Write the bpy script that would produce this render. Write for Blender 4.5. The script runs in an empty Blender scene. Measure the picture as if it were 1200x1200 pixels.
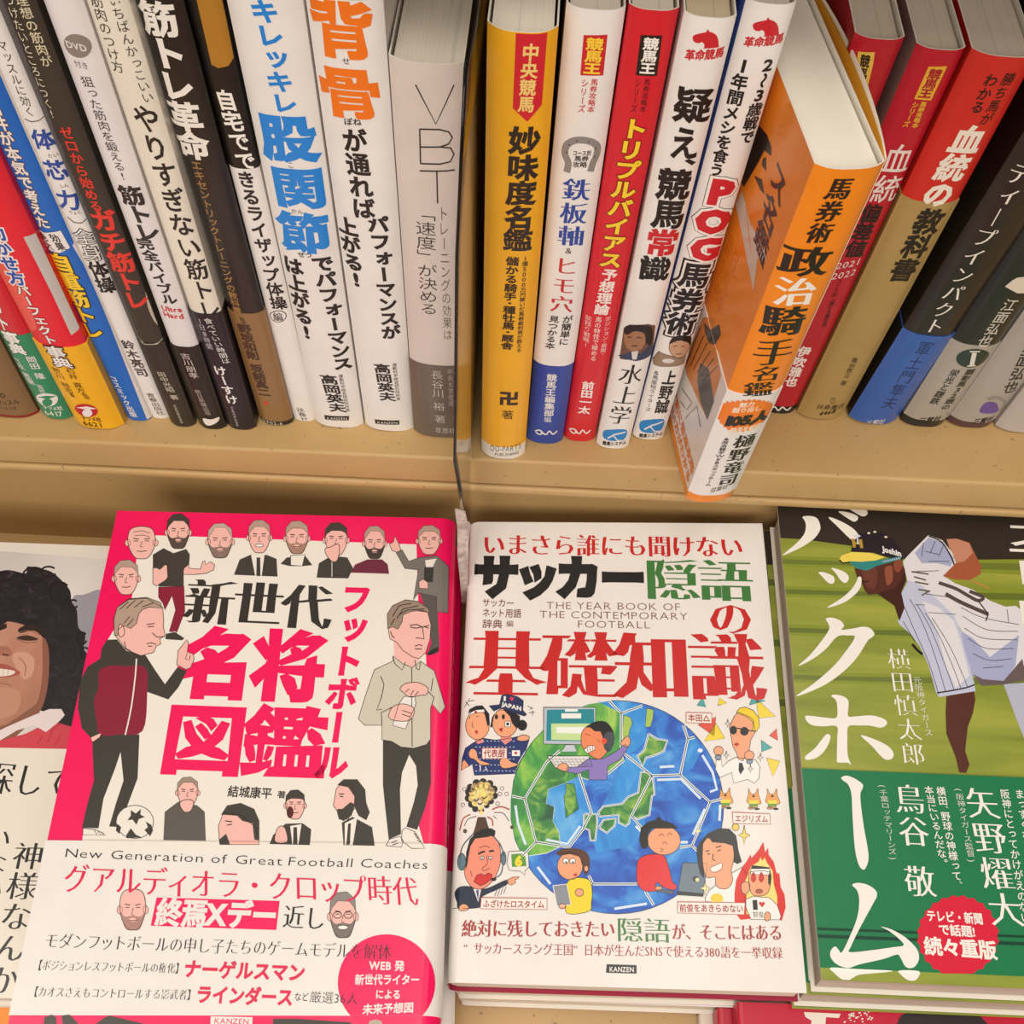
import bpy, bmesh, math, random
import numpy as np
from mathutils import Vector, Matrix
from mathutils.geometry import tessellate_polygon, delaunay_2d_cdt

random.seed(7)
scene = bpy.context.scene
COL = scene.collection

# ---------------------------------------------------------------- camera
F_PX = 1149.345
def _axes(pitch, yaw, roll):
    fw = np.array([math.sin(yaw)*math.cos(pitch), math.cos(yaw)*math.cos(pitch), -math.sin(pitch)])
    rt = np.array([math.cos(yaw), -math.sin(yaw), 0.0])
    dn = np.cross(fw, rt)
    return (math.cos(roll)*rt + math.sin(roll)*dn, -math.sin(roll)*rt + math.cos(roll)*dn, fw)
R_, D_, F_ = _axes(math.radians(58.30268414), math.radians(-4.80675617), math.radians(1.3597983))
CAM_M = np.array([R_, D_, F_])
CAM_C = np.array([0.01552849, -0.22962777, 0.33356361])
cd = bpy.data.cameras.new('camera')
cd.sensor_width = 36.0
cd.lens = F_PX/1200*36.0
cd.clip_start = 0.01
cam = bpy.data.objects.new('camera', cd)
COL.objects.link(cam)
cam.matrix_world = Matrix(((R_[0], -D_[0], -F_[0], CAM_C[0]), (R_[1], -D_[1], -F_[1], CAM_C[1]), (R_[2], -D_[2], -F_[2], CAM_C[2]), (0, 0, 0, 1)))
scene.camera = cam

# ---------------------------------------------------------------- light and exposure
world = bpy.data.worlds.new('shop_interior')
scene.world = world
world.use_nodes = True
bgn = world.node_tree.nodes['Background']
bgn.inputs[0].default_value = (1.0, 0.93, 0.87, 1)
bgn.inputs[1].default_value = 0.26
def area(name, loc, target, sx, sy, power, color):
    l = bpy.data.lights.new(name, 'AREA')
    l.shape = 'RECTANGLE'; l.size = sx; l.size_y = sy; l.energy = power; l.color = color
    o = bpy.data.objects.new(name, l); COL.objects.link(o)
    o.location = loc
    o.rotation_euler = (Vector(target)-Vector(loc)).to_track_quat('-Z', 'Y').to_euler()
    return o
area('ceiling_lamp', (0.25, -0.15, 1.75), (0.1, -0.05, 0), 1.5, 0.07, 8.8, (1.0, 0.945, 0.86))
area('ceiling_lamp', (-0.30, -0.62, 1.75), (0, -0.05, 0), 1.5, 0.07, 9.4, (1.0, 0.945, 0.86))
area('aisle_fill', (0.10, -2.0, 1.15), (0, 0.0, 0.05), 2.4, 1.3, 34, (1.0, 0.94, 0.87))  # broad front fill added to brighten the spines, no actual lamp
vs = scene.view_settings
vs.view_transform = 'Standard'; vs.look = 'None'; vs.gamma = 1.0; vs.use_curve_mapping = False
vs.exposure = 0.0

# ---------------------------------------------------------------- materials
def lin(h):
    h = h.lstrip('#')
    c = [int(h[i:i+2], 16)/255 for i in (0, 2, 4)]
    c = [(x/12.92 if x <= .04045 else ((x+.055)/1.055)**2.4) for x in c]
    m = max(c); k = min(1.0, .5+m*4)            # printed blacks are deeper than they look under shop light
    return tuple(x*k for x in c)
MATS = {}
def M(h, rough=0.42, coat=0.0, noise=0.0, scale=60.0, metal=0.0):
    """plain printed or painted colour, with faint mottling"""
    key = (h, rough, coat, noise, scale, metal)
    if key in MATS: return MATS[key]
    m = bpy.data.materials.new('ink_'+h.strip('#')); m.use_nodes = True
    nt = m.node_tree; b = nt.nodes['Principled BSDF']
    c = lin(h)
    b.inputs['Base Color'].default_value = (*c, 1)
    b.inputs['Roughness'].default_value = rough
    b.inputs['Metallic'].default_value = metal
    b.inputs['Specular IOR Level'].default_value = .32
    if coat:
        b.inputs['Coat Weight'].default_value = coat; b.inputs['Coat Roughness'].default_value = 0.18
    if noise:
        tc = nt.nodes.new('ShaderNodeTexCoord'); n = nt.nodes.new('ShaderNodeTexNoise')
        n.inputs['Scale'].default_value = scale; n.inputs['Detail'].default_value = 6
        r = nt.nodes.new('ShaderNodeMapRange')
        r.inputs[1].default_value = .3; r.inputs[2].default_value = .7
        r.inputs[3].default_value = 1-noise; r.inputs[4].default_value = 1+noise
        mx = nt.nodes.new('ShaderNodeVectorMath'); mx.operation = 'SCALE'
        mx.inputs[0].default_value = c
        nt.links.new(tc.outputs['Object'], n.inputs['Vector']); nt.links.new(n.outputs['Fac'], r.inputs[0])
        nt.links.new(r.outputs[0], mx.inputs['Scale']); nt.links.new(mx.outputs[0], b.inputs['Base Color'])
    MATS[key] = m
    return m
def paint_mat(name, stops, scale, stretch=(1, 1, 1), rough=.42, detail=5, dist=1.2):
    """brushy painted or photographic patch: noise run through a colour ramp"""
    if name in MATS: return MATS[name]
    m = bpy.data.materials.new(name); m.use_nodes = True
    nt = m.node_tree; b = nt.nodes['Principled BSDF']; b.inputs['Roughness'].default_value = rough
    tc = nt.nodes.new('ShaderNodeTexCoord'); mp = nt.nodes.new('ShaderNodeMapping'); mp.inputs['Scale'].default_value = stretch
    n = nt.nodes.new('ShaderNodeTexNoise'); n.inputs['Scale'].default_value = scale; n.inputs['Detail'].default_value = detail
    n.inputs['Distortion'].default_value = dist
    r = nt.nodes.new('ShaderNodeValToRGB'); cr = r.color_ramp
    while len(cr.elements) < len(stops): cr.elements.new(.5)
    for e, (p, h) in zip(cr.elements, stops): e.position = p; e.color = (*lin(h), 1)
    L = nt.links.new
    L(tc.outputs['Object'], mp.inputs[0]); L(mp.outputs[0], n.inputs['Vector']); L(n.outputs['Fac'], r.inputs[0]); L(r.outputs[0], b.inputs['Base Color'])
    MATS[name] = m
    return m
def page_mat(h='E9DEC8', axis=0, freq=420, dark=.80):
    key = ('pages', h, axis, freq)
    if key in MATS: return MATS[key]
    m = bpy.data.materials.new('page_edges'); m.use_nodes = True
    nt = m.node_tree; b = nt.nodes['Principled BSDF']; b.inputs['Roughness'].default_value = .85
    tc = nt.nodes.new('ShaderNodeTexCoord'); mp = nt.nodes.new('ShaderNodeMapping')
    s = [6, 6, 6]; s[axis] = freq*5
    mp.inputs['Scale'].default_value = s
    n = nt.nodes.new('ShaderNodeTexNoise'); n.inputs['Scale'].default_value = 1; n.inputs['Detail'].default_value = 2
    s2 = [3, 3, 3]; s2[axis] = freq
    mp2 = nt.nodes.new('ShaderNodeMapping'); mp2.inputs['Scale'].default_value = s2
    n2 = nt.nodes.new('ShaderNodeTexNoise'); n2.inputs['Scale'].default_value = 1
    r = nt.nodes.new('ShaderNodeMapRange'); r.inputs[1].default_value = .3; r.inputs[2].default_value = .65; r.inputs[3].default_value = dark; r.inputs[4].default_value = 1.0
    r2 = nt.nodes.new('ShaderNodeMapRange'); r2.inputs[1].default_value = .33; r2.inputs[2].default_value = .37; r2.inputs[3].default_value = .86; r2.inputs[4].default_value = 1.0
    mu = nt.nodes.new('ShaderNodeMath'); mu.operation = 'MULTIPLY'
    v = nt.nodes.new('ShaderNodeVectorMath'); v.operation = 'SCALE'; v.inputs[0].default_value = lin(h)
    bp = nt.nodes.new('ShaderNodeBump'); bp.inputs['Strength'].default_value = .25; bp.inputs['Distance'].default_value = .0003
    L = nt.links.new
    L(tc.outputs['Object'], mp.inputs[0]); L(mp.outputs[0], n.inputs['Vector']); L(n.outputs['Fac'], r.inputs[0])
    L(tc.outputs['Object'], mp2.inputs[0]); L(mp2.outputs[0], n2.inputs['Vector']); L(n2.outputs['Fac'], r2.inputs[0])
    L(r.outputs[0], mu.inputs[0])
    if dark < .95: L(r2.outputs[0], mu.inputs[1])
    else: mu.inputs[1].default_value = 1.0
    L(mu.outputs[0], v.inputs['Scale']); L(v.outputs[0], b.inputs['Base Color'])
    L(n.outputs['Fac'], bp.inputs['Height']); L(bp.outputs[0], b.inputs['Normal'])
    MATS[key] = m
    return m
def metal_paint():
    if 'shelf' in MATS: return MATS['shelf']
    m = bpy.data.materials.new('beige_enamelled_steel'); m.use_nodes = True
    nt = m.node_tree; b = nt.nodes['Principled BSDF']
    b.inputs['Roughness'].default_value = .46
    tc = nt.nodes.new('ShaderNodeTexCoord')
    n = nt.nodes.new('ShaderNodeTexNoise'); n.inputs['Scale'].default_value = 9; n.inputs['Detail'].default_value = 8
    r = nt.nodes.new('ShaderNodeValToRGB'); r.color_ramp.elements[0].position = .3; r.color_ramp.elements[0].color = (*lin('B8935E'), 1)
    r.color_ramp.elements[1].position = .7; r.color_ramp.elements[1].color = (*lin('C8A46C'), 1)
    n2 = nt.nodes.new('ShaderNodeTexNoise'); n2.inputs['Scale'].default_value = 420; n2.inputs['Detail'].default_value = 2
    r2 = nt.nodes.new('ShaderNodeMapRange'); r2.inputs[1].default_value = .27; r2.inputs[2].default_value = .31; r2.inputs[3].default_value = .55; r2.inputs[4].default_value = 1
    v = nt.nodes.new('ShaderNodeVectorMath'); v.operation = 'SCALE'
    bp = nt.nodes.new('ShaderNodeBump'); bp.inputs['Strength'].default_value = .12; bp.inputs['Distance'].default_value = .0004
    L = nt.links.new
    L(tc.outputs['Object'], n.inputs['Vector']); L(tc.outputs['Object'], n2.inputs['Vector'])
    L(n.outputs['Fac'], r.inputs[0]); L(r.outputs[0], v.inputs[0]); L(n2.outputs['Fac'], r2.inputs[0]); L(r2.outputs[0], v.inputs['Scale'])
    L(v.outputs[0], b.inputs['Base Color']); L(n2.outputs['Fac'], bp.inputs['Height']); L(bp.outputs[0], b.inputs['Normal'])
    MATS['shelf'] = m
    return m

# ---------------------------------------------------------------- object helpers
def link(o, parent=None):
    COL.objects.link(o)
    if parent: o.parent = parent
    return o
def mesh_obj(name, verts, faces, mats, midx=None, parent=None, smooth=False):
    me = bpy.data.meshes.new(name)
    me.from_pydata([tuple(map(float, v)) for v in verts], [], faces)
    for m in mats: me.materials.append(m)
    if midx is not None: me.polygons.foreach_set('material_index', midx)
    if smooth: me.polygons.foreach_set('use_smooth', [True]*len(faces))
    me.update()
    return link(bpy.data.objects.new(name, me), parent)
def tag(o, label, cat, group=None):
    o['label'] = label; o['category'] = cat
    if group: o['group'] = group
def root(name, mat, label, cat, group=None):
    o = bpy.data.objects.new(name, None); o.empty_display_size = .02
    COL.objects.link(o); o.matrix_world = mat; tag(o, label, cat, group)
    return o
def prism(name, prof, axis_len, mats, parent, plane='xy', bevel=0.0, smooth=False, start=0.0, kind=None):
    """extrude a closed profile; plane 'xy' goes up z, 'yz' goes along x, 'xz' goes along y"""
    n = len(prof); V = []
    for s in (start, start+axis_len):
        for a, b in prof:
            V.append((a, b, s) if plane == 'xy' else (s, a, b) if plane == 'yz' else (a, s, b))
    Fc = [tuple(range(n))[::-1], tuple(range(n, 2*n))] + [(i, (i+1) % n, n+(i+1) % n, n+i) for i in range(n)]
    o = mesh_obj(name, V, Fc, mats, parent=parent)
    bm = bmesh.new(); bm.from_mesh(o.data); bmesh.ops.recalc_face_normals(bm, faces=bm.faces); bm.to_mesh(o.data); bm.free()
    if bevel:
        md = o.modifiers.new('b', 'BEVEL'); md.width = bevel; md.segments = 3; md.limit_method = 'ANGLE'
        for p in o.data.polygons: p.use_smooth = True
        md2 = o.modifiers.new('w', 'WEIGHTED_NORMAL')
    return o

# ---------------------------------------------------------------- glyphs
def fill2d(P, loops):
    """triangles inside a set of closed loops, holes left open; indices into P"""
    ed = [(l[i], l[(i+1) % len(l)]) for l in loops for i in range(len(l))]
    vo, eo, fo, ov, oe, of = delaunay_2d_cdt([Vector((float(x), float(y))) for x, y in P], ed, [], 1, 1e-7)
    L = [P[l] for l in loops]; out = []
    for f in fo:
        c = sum((vo[i] for i in f), Vector((0, 0)))/len(f); ins = False
        for q in L:
            x0, y0 = q[:, 0], q[:, 1]; x1, y1 = np.roll(x0, -1), np.roll(y0, -1)
            m = (y0 > c.y) != (y1 > c.y)
            if (np.count_nonzero(m & (c.x < (x1-x0)*(c.y-y0)/np.where(m, y1-y0, 1)+x0)) % 2): ins = not ins
        if ins and all(len(ov[i]) for i in f): out.append(tuple(ov[i][0] for i in f))
    return out
GL = {}
_tc = bpy.data.curves.new('glyph', 'FONT'); _tc.fill_mode = 'NONE'; _tc.resolution_u = 2
_to = bpy.data.objects.new('glyph', _tc); COL.objects.link(_to)
def glyph(ch):
    """outline points, loops, outward normals and triangles of one character of the built-in font"""
    if ch in GL: return GL[ch]
    _tc.body = ch
    ev = _to.evaluated_get(bpy.context.evaluated_depsgraph_get()); me = ev.to_mesh()
    if me is None or not len(me.vertices):
        GL[ch] = None; return None
    P = np.array([tuple(v.co[:2]) for v in me.vertices]); nb = {}
    for e in me.edges:
        a, b = e.vertices; nb.setdefault(a, []).append(b); nb.setdefault(b, []).append(a)
    ev.to_mesh_clear()
    if not len(P):
        GL[ch] = None; return None
    seen = set(); loops = []
    for s in range(len(P)):
        if s in seen or s not in nb: continue
        lp = [s]; seen.add(s); cur = s
        while True:
            c = [x for x in nb[cur] if x not in seen]
            if not c: break
            cur = cur+1 if cur+1 in c else min(c); seen.add(cur); lp.append(cur)
        if len(lp) > 2: loops.append(lp)
    def sa(l):
        q = P[l]; return 0.5*float(np.sum(q[:, 0]*np.roll(q[:, 1], -1)-np.roll(q[:, 0], -1)*q[:, 1]))
    big = max(loops, key=lambda l: abs(sa(l))); sg = 1 if sa(big) > 0 else -1
    N = np.zeros_like(P)
    for l in loops:
        q = P[l]; e = np.roll(q, -1, 0)-q; ln = np.hypot(e[:, 0], e[:, 1])+1e-9
        n = np.stack([e[:, 1], -e[:, 0]], 1)/ln[:, None]*sg
        m = n+np.roll(n, 1, 0); d = np.maximum((m*m).sum(1), .5)
        N[l] = m*(2/d)[:, None]
    T = fill2d(P, loops)
    GL[ch] = (P, loops, N, T)
    return GL[ch]
INK = {}
def ink(ch, wx, wy, cap=True):
    """a character made bolder or lighter, across and down separately"""
    key = (ch, round(wx, 3), round(wy, 3), cap)
    if key in INK: return INK[key]
    g = glyph(ch)
    if g is None: INK[key] = (np.zeros((0, 2)), []); return INK[key]
    P, loops, N, T = g
    k = min(1.0, 90.0/len(P)) if len(P) > 60 else 1.0
    a = (min(wx, 0), min(wy, 0)); b = (max(wx, 0)*(.55+.45*k), max(wy, 0)*(.55+.45*k))
    a, b = np.array(a), np.array((max(wx, 0), max(wy, 0)))
    base = P+N*a
    if b[0] <= 0 and b[1] <= 0:
        INK[key] = (base, list(T)); return INK[key]
    off = N*b; ln = np.hypot(off[:, 0], off[:, 1])+1e-9; d = off/ln[:, None]
    e0 = np.array([i for l in loops for i in l]); e1 = np.array([l[(i+1) % len(l)] for l in loops for i in range(len(l))])
    p, q = P[e0], P[e1]; r_ = q-p
    den = d[:, None, 0]*r_[None, :, 1]-d[:, None, 1]*r_[None, :, 0]
    den = np.where(np.abs(den) < 1e-9, 1e-9, den)
    wx_, wy_ = p[None, :, 0]-P[:, None, 0], p[None, :, 1]-P[:, None, 1]
    t_ = (wx_*r_[None, :, 1]-wy_*r_[None, :, 0])/den; u_ = (wx_*d[:, None, 1]-wy_*d[:, None, 0])/den
    idx = np.arange(len(P))[:, None]
    hit = (t_ > 1e-4) & (u_ > -.02) & (u_ < 1.02) & (e0[None] != idx) & (e1[None] != idx)
    tm = np.where(hit, t_, 9).min(1)
    lim = np.minimum(ln, tm*(.30 if cap else .5)); off = d*lim[:, None]
    out = base+off; n = len(P); ed = []; tr = [[base[i] for i in t] for t in T]
    for l in loops:
        for i in range(len(l)):
            p, q = l[i], l[(i+1) % len(l)]
            ed += [(p, q), (n+p, n+q), (p, n+p)]
            tr += [[base[p], base[q], out[q]], [base[p], out[q], out[p]]]
    vo, eo, fo, ov, oe, of = delaunay_2d_cdt([Vector((float(x), float(y))) for x, y in np.vstack([base, out])], ed, [], 0, 1e-6)
    V = np.array([(v.x, v.y) for v in vo]); tr = np.array(tr); fo = [tuple(f) for f in fo]
    C = V[np.array(fo)].mean(1)
    A, B_, C_ = tr[:, 0], tr[:, 1], tr[:, 2]
    def side(p, q): return (q[None, :, 0]-p[None, :, 0])*(C[:, None, 1]-p[None, :, 1])-(q[None, :, 1]-p[None, :, 1])*(C[:, None, 0]-p[None, :, 0])
    s1, s2, s3 = side(A, B_), side(B_, C_), side(C_, A)
    e = 1e-9
    ins = (((s1 >= -e) & (s2 >= -e) & (s3 >= -e)) | ((s1 <= e) & (s2 <= e) & (s3 <= e)))
    ar = np.abs((B_[:, 0]-A[:, 0])*(C_[:, 1]-A[:, 1])-(B_[:, 1]-A[:, 1])*(C_[:, 0]-A[:, 0])) > 1e-8
    ins = (ins & ar[None]).any(1)
    INK[key] = (V, [f for f, i in zip(fo, ins) if i])
    return INK[key]

# ---------------------------------------------------------------- printing on surfaces
def ray(px):
    d = (R_*(px[0]-600)/F_PX+D_*(px[1]-600)/F_PX+F_); return d/np.linalg.norm(d)
class Surf:
    """a printable face: pos(a, b, off) gives local 3-D points; inv() finds a place on it"""
    def __init__(s, mw, origin, ea, eb, pos, rect, cuts=(), rough=.42, coat=0.0, bcuts=()):
        s.bcuts = bcuts
        s.mw = np.array(mw); s.pos = pos; s.rect = rect; s.cuts = cuts; s.rough = rough; s.coat = coat
        R = s.mw[:3, :3]; s.o = R@np.array(origin)+s.mw[:3, 3]; s.ea = R@np.array(ea); s.eb = R@np.array(eb)
        s.n = np.cross(s.ea, s.eb); s.ops = {}
    def inv(s, px):
        d = ray(px); t = ((s.o-CAM_C)@s.n)/(d@s.n); q = CAM_C+t*d-s.o
        return np.array([q@s.ea, q@s.eb])
    def add(s, V, Fc, col, lay, part='title_print'):
        s.ops.setdefault(part, []).append((np.asarray(V, float), Fc, col, lay))
    def flush(s, parent):
        for part, ops in s.ops.items():
            mats = []; V = []; Fc = []; mi = []; n = 0
            for v, f, col, lay in ops:
                m = col if not isinstance(col, str) else M(col, s.rough, s.coat)
                if m not in mats: mats.append(m)
                k = mats.index(m)
                V += [(x, y, lay) for x, y in v]; Fc += [tuple(i+n for i in q) for q in f]; mi += [k]*len(f); n += len(v)
            o = mesh_obj(part, V, Fc, mats, mi, parent)
            bm = bmesh.new(); bm.from_mesh(o.data)
            a0, a1, b0, b1 = s.rect
            for co, no in (((a0, 0, 0), (-1, 0, 0)), ((a1, 0, 0), (1, 0, 0)), ((0, b0, 0), (0, -1, 0)), ((0, b1, 0), (0, 1, 0))):
                bmesh.ops.bisect_plane(bm, geom=bm.verts[:]+bm.edges[:]+bm.faces[:], dist=1e-7, plane_co=co, plane_no=no, clear_outer=True)
            for c in s.cuts:
                bmesh.ops.bisect_plane(bm, geom=bm.verts[:]+bm.edges[:]+bm.faces[:], dist=1e-7, plane_co=(c, 0, 0), plane_no=(1, 0, 0))
            for c in s.bcuts:
                bmesh.ops.bisect_plane(bm, geom=bm.verts[:]+bm.edges[:]+bm.faces[:], dist=1e-7, plane_co=(0, c, 0), plane_no=(0, 1, 0))
            vv = np.array([v.co[:] for v in bm.verts])
            if len(vv) == 0:
                bm.free(); bpy.data.objects.remove(o); continue
            W = s.pos(vv[:, 0], vv[:, 1], 3.2e-5*(1+vv[:, 2]))
            for v, w in zip(bm.verts, W): v.co = Vector(w)
            bm.normal_update()
            bm.to_mesh(o.data); bm.free()
            o.data.update()
        s.ops = {}
ROT = set('ー〜～（）()「」【】[]…=-')
SMALL = set('っゃゅょッャュョァィゥェォぁぃぅぇぉ')
def T(S, text, p1, p2, size, col, wt=.0, ser=0, lay=2, ol=None, side=False, part='title_print', slant=0, wa=None):
    """a run of characters from p1 to p2 (photo pixels found again on the surface); size is across the run"""
    wx, wy = (wt+.014, min(wt, 0)-.016) if ser else (wt, wt)
    if ser == 2: wx, wy = wt+.03, wt-.012
    A = S.inv(p1); B = S.inv(p2); vert = abs(p2[1]-p1[1]) > abs(p2[0]-p1[0])
    if vert:
        X = np.array([(S.inv((p1[0]+size, p1[1]))-A)[0] if wa is None else wa, 0.0])
    else:
        X = S.inv((p1[0], p1[1]-size))-A   # up vector
        X = np.array([X[0]*0+(-(slant)*0), X[1]]) if not slant else X
    adv = []
    for ch in text:
        if not vert or side:
            if ch == ' ': adv.append(.32 if not vert else .5)
            elif ord(ch) < 0x250:
                g = glyph(ch); adv.append((g[0][:, 0].max()+.07) if g else .3)
            elif ch in 'ッィョァャュォ' and not vert: adv.append(.86)
            else: adv.append(1.0)
        else: adv.append(.5 if ch == ' ' else .62 if ch in '・、' else 1.0)
    tot = sum(adv); D = (B-A)/tot; t = 0
    Vs, Fs, n = [], [], 0; Vo, Fo, no = [], [], 0
    for ch, ad in zip(text, adv):
        for outline in ((False, True) if ol else (False,)):
            w2 = (wx+ol[1], wy+ol[1]) if outline else (wx, wy)
            v, f = ink(ch, *w2, not outline)
            if not len(v): continue
            u = v.copy()
            if vert and side:
                # whole line turned a quarter clockwise
                cu = u[:, 0]; cv = u[:, 1]-.36
                pts = A+np.outer(t+cu, D)+np.outer(cv, X)
            elif vert:
                c = u-np.array([.5, .38])
                if ord(ch) < 0x250:
                    g = glyph(ch)[0]; m = (g[:, 0].max()+g[:, 0].min())/2
                    c = (u-np.array([m, .36]))*np.array([1.25, 1.05])
                if ch in ROT: c = np.stack([c[:, 1], -c[:, 0]], 1)
                if ch in SMALL: c = c+np.array([.09, .10])
                if ch in '、。': c = c+np.array([.6, .55])
                pts = A+np.outer(t+ad/2-c[:, 1]*ad if ch != '・' else t+ad/2-c[:, 1]*.8, D)+np.outer(c[:, 0], X)
            else:
                cu = u[:, 0] if ord(ch) < 0x250 else (u[:, 0]-.5)*1.0+ad/2
                cv = u[:, 1]-.38
                pts = A+np.outer(t+cu+slant*cv, D)+np.outer(cv, X)
            if outline: Vo.append(pts); Fo += [tuple(i+no for i in q) for q in f]; no += len(pts)
            else: Vs.append(pts); Fs += [tuple(i+n for i in q) for q in f]; n += len(pts)
        t += ad
    if Vo: S.add(np.vstack(Vo), Fo, ol[0], lay-1, part)
    if Vs: S.add(np.vstack(Vs), Fs, col, lay, part)
def cr(pts, closed=True, k=4):
    """smooth a pixel outline through its points"""
    P = np.array(pts, float); n = len(P); out = []
    for i in range(n if closed else n-1):
        g = (lambda j: P[j % n]) if closed else (lambda j: P[min(max(j, 0), n-1)])
        p0, p1, p2, p3 = g(i-1), g(i), g(i+1), g(i+2)
        for t in np.arange(k)/k:
            out.append(.5*((2*p1)+(-p0+p2)*t+(2*p0-5*p1+4*p2-p3)*t*t+(-p0+3*p1-3*p2+p3)*t**3))
    if not closed: out.append(P[-1])
    return np.array(out)
ART = 'cover_print'
def poly(S, pts, col, lay=1, sm=0, ol=None, part=ART):
    P = cr(pts) if sm else np.array(pts, float)
    L = np.array([S.inv(p) for p in P])
    S.add(L, fill2d(L*1000, [list(range(len(L)))]), col, lay, part)
    if ol: line(S, list(P)+[P[0]], ol[1], ol[0], lay+.5, part=part)
def line(S, pts, w, col, lay=2, sm=0, part=ART):
    P = cr(pts, False) if sm else np.array(pts, float)
    e = np.diff(P, axis=0); ln = np.hypot(e[:, 0], e[:, 1])+1e-9; n = np.stack([-e[:, 1], e[:, 0]], 1)/ln[:, None]
    V = []; Fc = []
    m = np.vstack([n[:1], (n[1:]+n[:-1]), n[-1:]]); m /= np.maximum((m*m).sum(1), .6)[:, None]**.5
    for i, p in enumerate(P): V += [p+m[i]*w/2, p-m[i]*w/2]
    for i in range(len(P)-1): Fc.append((2*i, 2*i+1, 2*i+3, 2*i+2))
    S.add(np.array([S.inv(v) for v in V]), Fc, col, lay, part)
def lines(S, L, w, col, lay=2, sm=0, part=ART):
    for p in L: line(S, p, w, col, lay, sm, part)
def ell(S, cx, cy, rx, ry, col, lay=1, rot=0, ol=None, part=ART, n=20):
    c, s = math.cos(rot), math.sin(rot)
    P = [(cx+rx*math.cos(t)*c-ry*math.sin(t)*s, cy+rx*math.cos(t)*s+ry*math.sin(t)*c) for t in np.linspace(0, 2*math.pi, n, endpoint=False)]
    poly(S, P, col, lay, 0, ol, part)
def X(ox, oy, k, pts):
    """points read in an enlarged crop: origin and enlargement back to photo pixels"""
    return [(ox+x/k, oy+y/k) for x, y in pts]

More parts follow.
